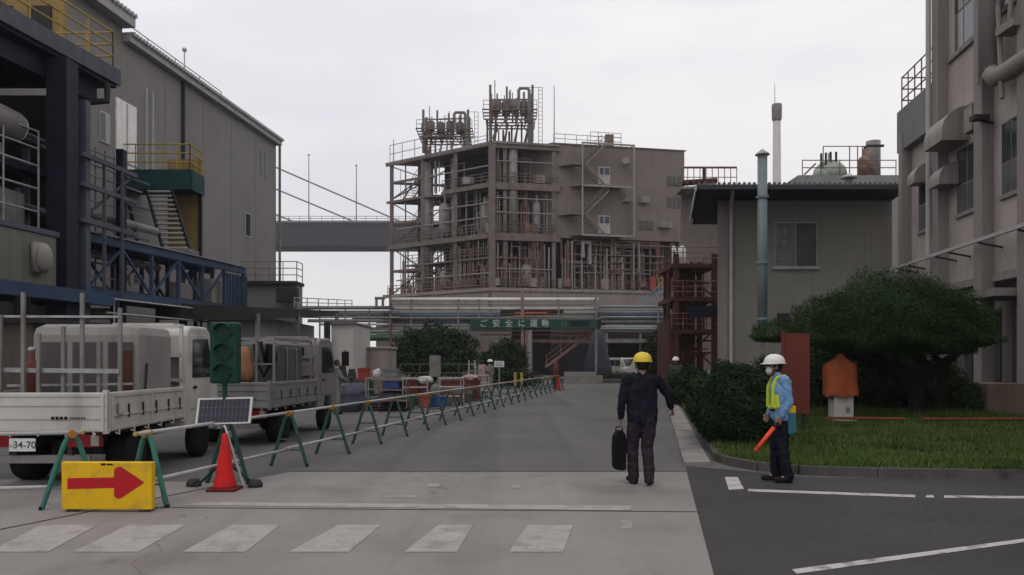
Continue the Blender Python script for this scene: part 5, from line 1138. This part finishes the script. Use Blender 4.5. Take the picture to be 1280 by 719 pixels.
    B(MB().box(-h + .25, h - .25, .0, .07, .34, .44), 'rear_bumper', STEELG)
    for x in (-h + .5, h - .5): B(MB().bar((x, .03, .44), (x, .03, .7), .06), 'bumper_stay', DARK)
    if plate:
        px = -.22
        f = B(MB().box(px - .165, px + .165, -.055, -.045, .50, .665), 'number_plate', PLATE)
        tx = text('plate_number', '34-70', .125, PLATET, None, (0, 0, 0), (R(90), 0, 0), .001); tx.parent = f; tx.location = (px + .03, -.058, .578)
        tx = text('plate_number', 'い', .06, PLATET, None, (0, 0, 0), (R(90), 0, 0), .001); tx.parent = f; tx.location = (px - .13, -.058, .57)
    return t
T1 = (-6.05, 10.3, 0); rz1 = math.atan(.03)
truck(T1, rz1, 2.6, 1.7, TRUCKW, 'white flatbed truck in front, its tailgate behind the yellow arrow sign', 2.24)
T2 = (-5.52, 15.5, 0); rz2 = -math.atan(.06)
truck(T2, rz2, 3.0, 1.74, TRUCKG, 'dull grey flatbed truck parked beyond the solar panel, orange bag on its bed', 2.2, plate=False)
# loads: standing pole rack, bag, sheets
def local(T_, rz, p): return V(T_) + Matrix.Rotation(rz, 3, 'Z') @ V(p)
t = thing('pole_rack', 'open rack of thin grey poles standing on the front truck bed', 'rack', local(T1, rz1, (0, .3, .82)), rz1)
m = MB()
for x, z in ((-.72, 1.45), (-.42, 1.75), (-.22, 1.2), (.05, 1.3), (.30, 1.75), (.52, 1.1), (.80, 1.55)): m.bar((x, .02 + .1 * (x > 0), 0), (x, .02 + .1 * (x > 0), z), .045)
m.build('upright', STEELG, t, world=False)
m = MB(); m.bar((-.85, .07, .72), (.8, .1, .70), .04, .06); m.bar((-.85, .4, .50), (.8, .5, .52), .03); m.bar((-.72, .05, 1.43), (.8, .1, 1.43), .03); m.build('crossbar', GALV, t, world=False)
m = MB()
for k in range(14): x = -.8 + k * .12; m.cyl((x, .9 + .05 * math.sin(k * 3), 0), (x + .03 * math.sin(k * 5), 1.0, .75 + .5 * abs(math.sin(k * 1.7))), .018, n=6)
m.build('thin_pole', DARK, t, world=False)
MB().box(-.85, -.35, 1.2, 1.5, 0, 1.0).build('side_board', BROWN, t, world=False)
q = thing('gas_cylinder', 'dull red cylinder standing among the poles on the front truck bed', 'cylinder', local(T1, rz1, (-.55, .75, .80)))
MB().lathe([(.12, 0), (.12, .75), (.09, .85), (.04, .88), (.04, .98), (.01, 1.0)], (0, 0, 0), 16).build('body', REDC, q, True, world=False)
MB().lathe([(.03, .98), (.05, 1.0), (.05, 1.04), (.02, 1.05)], (0, 0, 0), 10).build('valve', GALV, q, True, world=False)
t = thing('covered_load', 'grey rounded covered load with dark panels standing on the front truck bed behind the poles', 'load', local(T1, rz1, (-.1, 1.15, .81)), rz1)
MB().box(-.72, .86, 0, 1.25, 0, 1.38).build('cover', mat('pale_load_cover', (.23, .222, .212), .6, .12, 1.2, streak=.5, stain=((.2, .18, .165), .6, 1.5), bump=.3, bscale=5), t, world=False, bevel=.16)
for x0, x1 in ((-.60, -.18), (-.10, .32), (.40, .76)): MB().box(x0, x1, -.012, .002, .10, 1.12).build('panel', mat('load_panel', (.075, .070, .066), .5, .2, 1.5, streak=.5), t, world=False, bevel=.05)
MB().box(.56, .74, -.03, -.012, .2, 1.0).build('brown_patch', BROWN, t, world=False)
t = thing('dark_load', 'bulky dark tarpaulin covered load filling the second truck bed', 'load', local(T2, rz2, (0, .9, .81)), rz2)
MB().box(-.74, .74, 0, 1.45, 0, 1.22).build('tarpaulin', mat('dark_load_tarp', (.085, .082, .08), .7, .25, 1.5, streak=.5, bump=.6, bscale=4), t, world=False, bevel=.12)
m = MB()
for y in (.35, .95): m.tube([(-.76, y, 0), (-.755, y, 1.1), (-.6, y, 1.235), (.6, y, 1.235), (.755, y, 1.1), (.76, y, 0)], .012, 5)
m.build('rope', TANKM, t, world=False)
def lump_bag(name, label, cat, c, r, mt, seed=1):
    m = MB(); m.ball((0, 0, 0), 1, 20, 14); g = random.Random(seed); a, b, cc = g.random() * 6, g.random() * 6, g.random() * 6
    for v in m.bm.verts:
        p = v.co.copy(); k = 1 + .13 * math.sin(p.x * 4 + a) * math.sin(p.z * 3 + b) + .08 * math.sin(p.y * 6 + p.z * 5 + cc); v.co = V((p.x * r[0] * k, p.y * r[1] * k, max(p.z, -.72) * r[2] * k))
    o = m.build(name, mt, None, True); o.location = V(c) + V((0, 0, r[2] * .72)); return tag(o, label, cat)
lump_bag('orange_bag', 'dull orange bag hung above the second truck bed, right of the signal head', 'bag', local(T2, rz2, (.16, .35, 1.26)), (.22, .2, .40), mat('dull_orange_bag', (.27, .13, .07), .8, .2, 3, bump=.5), 4)
t = thing('tool_rack', 'grey framed tool rack with mesh sides on the second truck bed', 'rack', local(T2, rz2, (0, .3, .80)), rz2)
m = MB()
for x in (-.8, -.1, .45, .8):
    for y in (.05, 2.4): m.bar((x, y, 0), (x, y, 1.28), .04)
for y in (.05, 2.4): m.bar((-.82, y, 1.3), (.82, y, 1.3), .05); m.bar((-.82, y, .8), (.82, y, .8), .03)
for x in (-.8, .8): m.bar((x, .05, 1.3), (x, 2.4, 1.3), .05)
m.build('frame', STEELG, t, world=False)
m = MB(); m.ball((.55, .5, .95), (.15, .15, .2)); m.tube([(.3, .3, 1.2), (.38, .3, .8), (.5, .3, .55), (.62, .3, .8), (.66, .3, 1.2)], .035); m.tube([(.42, .32, 1.25), (.5, .34, .9), (.58, .3, 1.2)], .05); m.build('coiled_hose', BLACK, t, True, world=False)
MB().box(.35, .75, .3, .75, .02, .42).build('tool_box', BROWN, t, world=False)

# ================================================================== people
def figure(loc, rz, label, J, skin=SKIN, top=JACK, legs=TROU, shoe=BLACK, helmet=None, hair=HAIR, fine=True, mask=False, vest=None, sc_=1.0):
    """J: joints in the person's own frame (x right, y forward, z up)"""
    t = thing('person', label, 'person', loc, rz); B = lambda mb, n, mt, vox, par=None: remesh(mb.build(n, mt, par or t, True, world=False), vox)
    def remesh(o, vox):
        r = o.modifiers.new('remesh', 'REMESH'); r.mode = 'VOXEL'; r.voxel_size = vox; r.use_smooth_shade = True
        s_ = o.modifiers.new('smooth', 'SMOOTH'); s_.iterations = 3; s_.factor = .5; return o
    def fold(o, k):
        tx = bpy.data.textures.get('cloth_fold') or bpy.data.textures.new('cloth_fold', 'CLOUDS'); tx.noise_scale = .085; tx.noise_depth = 2
        dm = o.modifiers.new('fold', 'DISPLACE'); dm.texture = tx; dm.texture_coords = 'LOCAL'; dm.strength = k; dm.mid_level = .5
    vx = .0075 if fine else .014
    j = {k: V(v) for k, v in J.items()}; fw = V((0, 1, 0)); hd = j['head']; hf = j.get('face', V((0, 1, 0))).normalized(); hs = hf.cross(V((0, 0, 1))).normalized()
    m = MB()
    # head: skull, jaw, nose, ears, neck
    m.ball(hd, (.078, .092, .105), 20, 14) if abs(hf.y) > .5 else m.ball(hd, (.092, .078, .105), 20, 14)
    m.caps(hd + hf * .035 - V((0, 0, .06)), hd + hf * .062 - V((0, 0, .095)), .055, .035)
    m.caps(hd + hf * .092 + V((0, 0, .002)), hd + hf * .108 - V((0, 0, .028)), .010, .016)
    m.caps(hd + hf * .088 - V((0, 0, .062)) - hs * .02, hd + hf * .088 - V((0, 0, .062)) + hs * .02, .010)
    for s_ in (-1, 1): m.ball(hd + hs * s_ * .080 - hf * .005 - V((0, 0, .01)), (.018, .018, .032))
    m.caps(j['neck'], hd - V((0, 0, .05)), .056, .052)
    for s_ in 'LR':
        m.caps(j['sh' + s_], j['el' + s_], .045, .038); m.caps(j['el' + s_], j['wr' + s_], .037, .026)
        wr = j['wr' + s_]; d = (j['ha' + s_] - wr).normalized(); sd = (1 if s_ == 'R' else -1)
        inw = V((-sd, 0, 0)); pn = d.cross(V((0, 1, 0))); pn = pn.normalized() if pn.length > .1 else V((1, 0, 0))
        across = (V((0, 1, 0)) - d * d.y).normalized()
        pc = wr + d * .05
        for o_ in (-.028, -.009, .010, .028): m.caps(wr + d * .01 + across * o_ * .6, wr + d * .085 + across * o_, .014, .0125)
        for o_, ln in ((-.030, .058), (-.010, .068), (.011, .072), (.031, .064)):
            k0 = wr + d * .085 + across * o_; k1 = k0 + (d * .8 + inw * .45).normalized() * ln * .5; k2 = k1 + (d * .35 + inw * .9).normalized() * ln * .5
            m.caps(k0, k1, .0105, .0095); m.caps(k1, k2, .0095, .008)
        th0 = wr + d * .03 + across * .03; th1 = th0 + (d * .7 + across * .6 + inw * .3).normalized() * .04; m.caps(th0, th1, .013, .011); m.caps(th1, th1 + (d * .8 + inw * .5).normalized() * .03, .011, .009)
        m.caps(j['hip' + s_], j['kn' + s_], .075, .052); m.caps(j['kn' + s_], j['an' + s_], .052, .037); m.caps(j['an' + s_], j['an' + s_] + (j['toe' + s_] - j['an' + s_]) * .6, .037, .03)
    m.caps(j['pelvis'], j['chest'], .085, .095); m.caps(j['chest'], j['neck'], .085, .05); m.caps(j['shL'], j['shR'], .045)
    B(m, 'body', skin, vx)
    for s_ in (-1, 1):
        MB().ball(hd + hf * .083 + hs * s_ * .032 + V((0, 0, .008)), .010, 8, 6).build('eye', BLACK, t, True, world=False)
    # hair
    m = MB(); m.ball(hd + V((0, 0, .012)) - hf * .014, (.088, .100, .108) if abs(hf.y) > .5 else (.100, .088, .108), 18, 12)
    bmesh.ops.delete(m.bm, geom=[v for v in m.bm.verts if (v.co - hd).dot(hf) > .045 or v.co.z < hd.z - .065], context='VERTS'); m.build('hair', hair, t, True, world=False)
    # top garment
    m = MB(); ps = j['pelvis'] + V((0, 0, -.05))
    for o_ in (-.085, 0, .085): m.caps(ps + V((o_, 0, 0)), j['chest'] + V((o_ * 1.15, 0, 0)), .122, .118)
    m.caps(j['chest'] + V((0, 0, .02)), j['neck'] - V((0, 0, .02)), .13, .072); m.caps(j['shL'] + V((.02, 0, -.01)), j['shR'] + V((-.02, 0, -.01)), .078)
    for s_ in 'LR':
        w1 = j['wr' + s_].lerp(j['el' + s_], .08)
        m.caps(j['sh' + s_], j['el' + s_], .073, .058); m.caps(j['el' + s_], w1, .058, .044)
        for q in (.3, .55, .8): p = j['sh' + s_].lerp(j['el' + s_], q); m.ball(p, .062 - .004 * q + .004 * math.sin(q * 20))
    m.caps(j['neck'] - V((.03, 0, .0)), j['neck'] + V((.03, 0, .0)), .058)
    fold(B(m, 'shirt' if top is SHIRT else 'jacket', top, vx), .034)
    # trousers
    m = MB()
    for s_ in 'LR':
        m.caps(j['hip' + s_] + V((0, 0, .0)), j['kn' + s_], .112, .084); m.caps(j['kn' + s_], j['an' + s_] + V((0, 0, -.035)), .082, .070)
        for q in (.25, .5, .75, .95): m.ball(j['kn' + s_].lerp(j['an' + s_], q) + V((0, .008 * math.sin(q * 17), 0)), .083 - .008 * q)
    for o_ in (-.07, .07): m.caps(j['pelvis'] + V((o_, 0, -.03)), j['pelvis'] + V((o_, 0, .02)), .108, .09)
    fold(B(m, 'trousers', legs, vx), .038)
    for s_ in 'LR':
        m = MB(); a = j['an' + s_].copy(); tt = j['toe' + s_]; d = (tt - a); d.z = 0; d.normalize(); low = min(tt.z, a.z - .07)
        m.caps(a + V((0, 0, -.035)) - d * .02, tt + V((0, 0, .012)), .043, .036); m.caps(a - d * .035 + V((0, 0, -.055)), a + V((0, 0, .04)), .036, .047); B(m, 'shoe', shoe, .008)
    if helmet:
        m = MB(); c = hd + V((0, 0, .045)); prof = [(.128, 0), (.129, .02), (.122, .055), (.102, .092), (.065, .118), (.02, .128), (.003, .129)]; m.lathe(prof, (0, 0, 0), 24)
        for v in m.bm.verts: v.co = c + hf * (v.co.y * 1.12) + hs * v.co.x * .96 + V((0, 0, v.co.z))
        hm = m.build('helmet', helmet, t, True, world=False)
        m = MB(); n = 28; in_, out = [], []
        for k in range(n):
            a = 2 * math.pi * k / n; f_ = math.sin(a); e = .012 + (.045 if f_ > 0 else .01) * abs(f_)
            p = c + hf * (.1285 * 1.12 * f_) + hs * (.1285 * .96 * math.cos(a)); o_ = (hf * f_ + hs * math.cos(a)) * e; in_.append(p + V((0, 0, .012))); out.append(p + o_ - V((0, 0, .012 if f_ > 0 else .004)))
        vi = [m._v(p) for p in in_]; vo = [m._v(p) for p in out]; vl = [m._v(p - V((0, 0, .012))) for p in in_]
        for k in range(n): q = (k + 1) % n; m.bm.faces.new((vi[k], vi[q], vo[q], vo[k])); m.bm.faces.new((vl[k], vo[k], vo[q], vl[q]))
        m.build('brim', helmet, hm, True, world=False)
        m = MB(); m.bar(c - hf * .09 + V((0, 0, .108)), c + hf * .06 + V((0, 0, .125)), .03, .012); m.build('ridge', helmet, hm, True, world=False)
        m = MB(); m.tube([c + hs * .10 + hf * .02, hd + hs * .08 + hf * .035 - V((0, 0, .06)), hd + hf * .06 - V((0, 0, .135)), hd - hs * .08 + hf * .035 - V((0, 0, .06)), c - hs * .10 + hf * .02], .006, 6); m.build('chin_strap', BLACK, hm, world=False)
    if mask:
        m = MB(); m.ball(hd + hf * .072 - V((0, 0, .05)), (.045, .045, .055), 14, 10)
        for v in m.bm.verts: p = v.co - hd; v.co = hd + hs * p.dot(hs) * 1.35 + hf * p.dot(hf) + V((0, 0, p.z))
        mk = m.build('mask', MASK, t, True, world=False)
        m = MB()
        for s_ in (-1, 1): m.tube([hd + hs * s_ * .05 + hf * .08 - V((0, 0, .04)), hd + hs * s_ * .09 - V((0, 0, .012))], .004, 5)
        m.build('ear_loop', MASK, mk, world=False)
    return t
def pose(**k):
    d = dict(pelvis=(0, 0, .95), chest=(0, .0, 1.28), neck=(0, 0, 1.46), head=(0, .02, 1.60), shL=(-.19, 0, 1.40), shR=(.19, 0, 1.40), elL=(-.25, -.03, 1.13), elR=(.25, -.03, 1.13), wrL=(-.26, .04, .88), wrR=(.26, .04, .88), haL=(-.26, .07, .78), haR=(.26, .07, .78),
             hipL=(-.09, 0, .90), hipR=(.09, 0, .90), knL=(-.10, .02, .49), knR=(.10, .02, .49), anL=(-.11, -.03, .09), anR=(.11, -.03, .09), toeL=(-.13, .13, .03), toeR=(.13, .13, .03)); d.update(k); return d
man = figure((XU(803, 10.7), 10.7, .004), R(6), 'person in navy jacket and yellow helmet walking away along the road with a black case',
    pose(shL=(-.215, -.01, 1.39), shR=(.205, .01, 1.40), chest=(-.01, .01, 1.28), elL=(-.285, -.02, 1.12), wrL=(-.285, .04, .88), haL=(-.285, .06, .78), elR=(.355, .03, 1.20), wrR=(.44, .13, 1.02), haR=(.475, .17, .94),
         hipL=(-.085, 0, .90), knL=(-.115, .10, .50), anL=(-.10, .07, .095), toeL=(-.13, .24, .04), hipR=(.085, -.01, .90), knR=(.075, .02, .49), anR=(.055, -.14, .12), toeR=(.065, .02, .035), head=(0.01, .03, 1.60)),
    top=JACK, legs=TROU, helmet=HELY)
# black case held by its handle
q = thing('flat_case', 'flat black case hanging from the left hand of the walking person', 'case', local((XU(803, 10.7), 10.7, 0), R(6), (-.30, .07, .20)), R(20))
m = MB(); prf = [(-.045, 0), (.05, -.015), (.085, .0), (.095, .35), (.08, .47), (.03, .53), (-.03, .53), (-.085, .46), (-.095, .30), (-.09, .05)]
m.hull8([(x * 1.0, -.05, z) for x, z in prf], [(x * 1.0, .05, z) for x, z in prf]); m.build('body', BAGB, q, world=False, bevel=.015)
m = MB(); m.tube([(-.05, 0, .52), (-.045, 0, .575), (.045, 0, .575), (.05, 0, .52)], .010); m.build('handle', BAGB, q, world=False)

gx, gy = XU(975, 10.95), 10.95
guard = figure((gx, gy, .004), R(90), 'person in pale blue shirt, yellow vest and white helmet standing guard beside the lawn kerb',
    pose(head=(0, .075, 1.575), face=(0, 1, 0), neck=(0, .03, 1.45), chest=(0, .0, 1.28), pelvis=(0, -.02, .95), shL=(-.17, -.01, 1.38), shR=(.17, .01, 1.38), elL=(-.225, -.05, 1.11), wrL=(-.20, .05, .90), haL=(-.19, .09, .81), elR=(.22, -.02, 1.12), wrR=(.20, .09, .92), haR=(.18, .14, .84),
         hipL=(-.085, -.02, .9), hipR=(.085, -.02, .9), knL=(-.09, .0, .49), knR=(.09, .03, .49), anL=(-.10, -.075, .09), anR=(.10, .02, .09), toeL=(-.12, .09, .03), toeR=(.11, .19, .03)),
    top=SHIRT, legs=NTROU, helmet=HELW, mask=True)
# vest, belt, pouch on the guard (local frame: y forward)
m = MB()
for s_ in (-1, 1):
    m.tube([(s_ * .10, -.115, 1.36), (s_ * .105, -.03, 1.455), (s_ * .10, .075, 1.43), (s_ * .10, .125, 1.30), (s_ * .10, .128, 1.02)], [.02, .02, .022, .032, .034], 8)
    m.tube([(s_ * .155, .085, 1.20), (s_ * .16, .075, 1.02)], [.025, .035], 8)
m.tube([(.15, .085, 1.02), (0, .135, 1.02), (-.15, .085, 1.02)], .026, 8); m.tube([(.0, -.125, 1.38), (0, -.13, 1.05)], .03, 8)
o = m.build('vest', VEST, guard, True, world=False); r_ = o.modifiers.new('remesh', 'REMESH'); r_.mode = 'VOXEL'; r_.voxel_size = .010; r_.use_smooth_shade = True
m = MB(); pts = [(.19 * math.cos(a), -.02 + .13 * math.sin(a), .99) for a in [k * math.pi / 10 for k in range(21)]]; m.tube(pts, .022, 6); m.build('belt', BLACK, guard, world=False)
MB().cbox((-.17, -.10, 1.0), (.07, .10, .10)).build('yellow_tag', SIGNY, guard, world=False, bevel=.015)
m = MB(); m.hull8([(-.20, -.17, .68), (-.12, -.17, .68), (-.12, -.05, .66), (-.20, -.05, .66)], [(-.21, -.15, .96), (-.13, -.15, .96), (-.13, -.04, .96), (-.21, -.04, .96)]); m.build('pouch', POUCH, guard, world=False, bevel=.02)
q = thing('signal_baton', 'bright red orange baton held low in front of the guard', 'baton', (gx - .10, gy - .18, .82))
hb = V((gx - .09, gy - .19, .83)); e = V((gx - .40, gy - .24, .47)); d = (e - hb).normalized()
MB().cyl(hb - d * .06, hb + d * .09, .017, n=12).build('grip', BLACK, q); MB().cyl(hb + d * .09, e, .028, .026, n=14).build('tube', BATON, q, True); MB().ball(e, .026).build('tip', BATON, q, True)

far = figure((XU(845, 30), 30, .06), R(150), 'distant person in dark workwear and white helmet by the kerb near the stair tower', pose(), top=WORKGR, legs=NTROU, helmet=HELW, fine=False)
figure((XU(603, 41), 41, 0), R(-40), 'distant person in pinkish beige workwear among the yard goods near the rail end', pose(elR=(.24, .15, 1.15), wrR=(.15, .35, 1.1), haR=(.12, .44, 1.08)), top=PINKW, legs=WORKB, fine=False)
figure((XU(613, 42), 42, 0), R(60), 'distant person in pale green workwear and pale cap beside the one in pinkish beige', pose(), top=WORKG, legs=WORKB, helmet=HELW, fine=False)
figure((XU(421, 25), 25, 0), R(-70), 'bareheaded dark haired person in grey workwear by the drums past the second truck', pose(elR=(.24, .12, 1.15), wrR=(.10, .30, 1.05), haR=(.06, .38, 1.02)), top=WORKG, legs=WORKG, fine=False)

# ================================================================== yard goods between truck and barricades
def drum(u, Y, mt, label, h=.9, r=.29):
    t = thing('drum', label, 'drum', (XU(u, Y), Y, 0), 0, 'steel drums in the yard')
    MB().lathe([(r, 0), (r, .28), (r * 1.04, .30), (r, .32), (r, .58), (r * 1.04, .60), (r, .62), (r, h), (r * .93, h), (r * .93, h - .02), (.01, h - .02)], (0, 0, 0), 22).build('shell', mt, t, True, world=False)
    MB().cyl((.12, 0, h - .02), (.12, 0, h + .01), .04).build('bung', GALV, t, world=False)
drum(424, 26.5, DRUMG, 'grey drum nearest the second truck cab'); drum(438, 26.2, DRUM, 'blue grey drum in front, right of the grey drum'); drum(431, 28, DRUM, 'blue grey drum standing behind the grey drum'); drum(446, 28.2, DRUM, 'blue grey drum at the right end of the drums')
def crate(u, Y, w_, d_, h_, mt, label, z=0, cat='crate'):
    t = thing('crate', label, cat, (XU(u, Y), Y, z), R(rnd.uniform(-12, 12)))
    m = MB(); m.box(-w_ / 2, w_ / 2, -d_ / 2, d_ / 2, 0, .03)
    for a in (-1, 1):
        m.box(a * w_ / 2 - .02, a * w_ / 2 + .02, -d_ / 2, d_ / 2, .03, h_); m.box(-w_ / 2 + .02, w_ / 2 - .02, a * d_ / 2 - .02, a * d_ / 2 + .02, .03, h_)
    m.build('wall', mt, t, world=False)
    m = MB()
    for a in (-1, 1): m.box(-w_ / 2 - .01, w_ / 2 + .01, a * (d_ / 2 + .03) - .012, a * (d_ / 2 + .03) + .012, h_ - .06, h_ + .01); m.box(a * (w_ / 2 + .03) - .012, a * (w_ / 2 + .03) + .012, -d_ / 2, d_ / 2, h_ - .06, h_ + .01)
    m.build('rim', mt, t, world=False)
t = thing('goods_shelf', 'grey steel shelf holding a blue crate and bundles in the yard', 'shelf', (XU(484, 30), 30, 0))
m = MB()
for x in (-.75, .75):
    for y in (-.25, .25): m.box(x - .02, x + .02, y - .02, y + .02, 0, 1.05)
m.build('upright', GALV, t, world=False)
for z in (.15, .62, 1.04): MB().box(-.78, .78, -.28, .28, z - .03, z).build('shelf_board', TANKM, t, world=False)
crate(488, 30, .7, .4, .34, BLUEC, 'blue crate on the middle board of the steel shelf', .622)
crate(475, 30, .45, .4, .3, DRUMG, 'grey crate beside the blue crate on the shelf', .622)
lump_bag('bundle', 'dark blue bundle on the lowest shelf board', 'bundle', (XU(484, 30), 30, .15), (.6, .22, .22), TARPB, 8)
lump_bag('white_bag', 'small white bag on top of the steel shelf', 'bag', (XU(471, 30), 30, 1.04), (.17, .16, .2), WBAG, 9)
crate(489, 30, .5, .36, .32, DRUMG, 'grey box on top of the steel shelf', 1.042)
crate(506, 30.5, .95, .6, .95, REDC, 'tall dull red crate beside the steel shelf'); crate(507, 28, .55, .5, .5, GREENC, 'green crate in front of the tall dull red crate')
crate(531, 31, .8, .6, .75, REDC, 'dull red crate under the big white bag'); lump_bag('white_bag', 'big white bag lying on a dull red crate', 'bag', (XU(531, 31), 31, .75), (.33, .25, .2), WBAG, 11)
crate(531, 28.7, .35, .35, .45, mat('orange_box', (.27, .08, .055), .7, .15, 3), 'small orange box before the white bag crate'); crate(547, 29.2, .55, .45, .38, mat('bright_blue_box', (.03, .065, .19), .6, .15, 3), 'bright blue box right of the small orange box')
lump_bag('grey_sack', 'grey sack with a pale patch behind the bright blue box', 'sack', (XU(546, 30.5), 30.5, .35), (.24, .22, .26), DRUMG, 12)
for i, z in enumerate((0, .30, .60)): crate(571, 33, 1.15, .7, .28, REDC if i != 1 else BROWNC, ('bottom dull red tray', 'middle brown tray', 'top dull red tray')[i] + ' of the tray stack before the two distant workers', z)
crate(588, 34, .75, .6, .85, REDC, 'dark red crate under the pale pink bundle'); lump_bag('pink_bundle', 'pale pink bundle lying on a dark red crate', 'bundle', (XU(588, 34), 34, .85), (.32, .22, .14), PINKW, 13)
crate(517, 33, .7, .5, .6, BROWNC, 'brown box between the red crates'); crate(462, 28.5, .5, .5, .4, DRUMG, 'grey tray on the ground right of the drums')
crate(455, 31, .42, .4, .5, REDV, 'small red box on the dark green box right of the drums', .9); crate(455, 31, .7, .6, .9, WORKGR, 'dark green box under the small red box')
crate(539, 32, .5, .5, .7, WORKG, 'grey box behind the white bag'); crate(559, 31, .4, .4, .55, BROWNC, 'brown box right of the grey sack'); crate(497, 32.5, .5, .5, .8, TARPB, 'dark blue box left of the tall dull red crate')
def trolley(u, Y, mt, lab):
    t = thing('pipe_trolley', lab, 'trolley', (XU(u, Y), Y, 0), R(rnd.uniform(-20, 20)))
    m = MB()
    for x in (-.45, .45):
        m.tube([(x, -.3, .12), (x, -.3, 1.0), (x, -.2, 1.05), (x, .25, 1.05), (x, .3, 1.0), (x, .3, .12)], .02, 6)
    for z in (.35, .7, 1.03): m.cyl((-.45, -.3, z), (.45, -.3, z), .018, n=6); m.cyl((-.45, .3, z), (.45, .3, z), .018, n=6)
    m.build('frame', mt, t, world=False); MB().box(-.44, .44, -.29, .29, .32, .35).build('tray', DARK, t, world=False)
    for x in (-.4, .4):
        for y in (-.28, .28): MB().cyl((x - .02, y, .07), (x + .02, y, .07), .07, n=12).build('wheel', BLACK, t, world=False)
trolley(519, 29.5, TRIM, 'pale pipe trolley in front of the brown box'); trolley(563, 30, GALV, 'grey pipe trolley before the tray stack'); trolley(597, 36, TRIM, 'pale pipe trolley beside the pink bundle crate'); trolley(493, 26.5, RUSTY, 'rusty pipe trolley by the bundle of dark pipes')
t = thing('pipe_bundle', 'bundle of dark pipes lying before the steel shelf', 'pipes', (XU(478, 27), 27, 0))
m = MB()
for k in range(9): m.cyl((-.9 + .05 * (k % 3), -.3 + (k % 4) * .16, .06 + .1 * (k // 4)), (.9, -.28 + (k % 4) * .16, .06 + .1 * (k // 4)), .05)
m.build('pipe', DARK, t, world=False); MB().box(-.5, -.42, -.45, .35, 0, .30).build('strap', BROWNC, t, world=False)
t = thing('ladder', 'pale stepladder standing among the goods left of the workers', 'ladder', (XU(590, 39), 39, 0))
m = MB()
for x in (-.2, .2): m.bar((x, -.3, 0), (x * .7, 0, 1.7), .05); m.bar((x, .4, 0), (x * .7, 0, 1.7), .05)
m.build('rail', GALV, t, world=False); m = MB()
for k in range(5): z = .3 + k * .3; m.bar((-.2, -.3 + z * .17, z), (.2, -.3 + z * .17, z), .06, .03)
m.build('rung', GALV, t, world=False)
t = thing('pipe_fence', 'dull green pipe fence behind the stored goods, under the round tree', 'fence', (XU(545, 45), 45, 0))
m = MB(); railing(m, [(XU(500, 45), 45, 0), (XU(598, 45), 45, 0)], 1.5, 3, 1.1, .03); m.build('rail', mat('fence_green', (.08, .095, .06), .7, .2, 2), t)
MB().box(XU(537, 45), XU(551, 45), 44.9, 44.96, .8, 2.0).build('gate_panel', STEELG, t)
t = thing('covered_stack', 'large flat topped beige tarpaulin stack behind the steel shelf', 'stack', (XU(465, 40), 40, 0))
m = MB(); x0, x1, zt = XU(443, 40), XU(489, 40), ZV(434, 40)
m.hull8([(x0, 39, 0), (x1, 39, 0), (x1, 42, 0), (x0, 42, 0)], [(x0 + .04, 39.05, zt - .1), (x1 - .04, 39.05, zt - .1), (x1 - .04, 42, zt - .1), (x0 + .04, 42, zt - .1)]); m.build('cover', TARP, t)
MB().box(x0 - .04, x1 + .04, 38.95, 42.05, zt - .1, zt).build('top_sheet', WORKB, t, bevel=.03)
t = thing('small_sign', 'small white sign board standing before the low hedge', 'sign', (XU(624, 46), 46, 0))
MB().box(-.28, .28, -.02, .02, 1.33, 1.68).build('board', SIGNW, t, world=False); MB().cyl((0, .04, 0), (0, .04, 1.5), .03).build('post', GALV, t, world=False)
m = MB()
for z in (1.42, 1.5, 1.58): m.box(-.2, .2, -.025, -.021, z - .012, z + .012)
m.build('lettering', DARK, t, world=False)
for u, lab in ((644, 'yellow post left of the two behind the barricades'), (652, 'yellow post right of the two behind the barricades')):
    t = thing('yellow_post', lab, 'post', (XU(u, 47), 47, 0)); MB().cyl((0, 0, 0), (0, 0, .95), .09, n=12).build('tube', YEL, t, world=False); MB().ball((0, 0, .95), (.09, .09, .05)).build('cap', YEL, t, True, world=False)
for u, Y, h_, mt, lab in ((428, 31, 1.5, DARK, 'dark upright machine behind the drums'), (440, 32, 1.35, WORKGR, 'dark green covered machine right of the upright machine')):
    t = thing('machine', lab, 'machine', (XU(u, Y), Y, 0))
    MB().box(-.4, .4, -.3, .3, 0.1, h_ * .7).build('body', mt, t, world=False, bevel=.04); MB().cyl((0, 0, h_ * .7), (0, 0, h_), .2, .12, 14).build('head', DARK, t, world=False); MB().box(-.45, .45, -.35, .35, 0, .1).build('base', DARK, t, world=False)

# ------------------------------------------------------------------ thin air over the whole place
hm = bpy.data.materials.new('haze_air'); hm.use_nodes = True
for n_ in list(hm.node_tree.nodes):
    if n_.type == 'BSDF_PRINCIPLED': hm.node_tree.nodes.remove(n_)
pv = hm.node_tree.nodes.new('ShaderNodeVolumePrincipled'); pv.inputs['Color'].default_value = (.90, .88, .92, 1); pv.inputs['Density'].default_value = .0003
hm.node_tree.links.new(pv.outputs[0], hm.node_tree.nodes['Material Output'].inputs['Volume'])
tag(MB().box(-420, 420, -80, 720, -1, 80).build('haze', hm), kind='stuff')
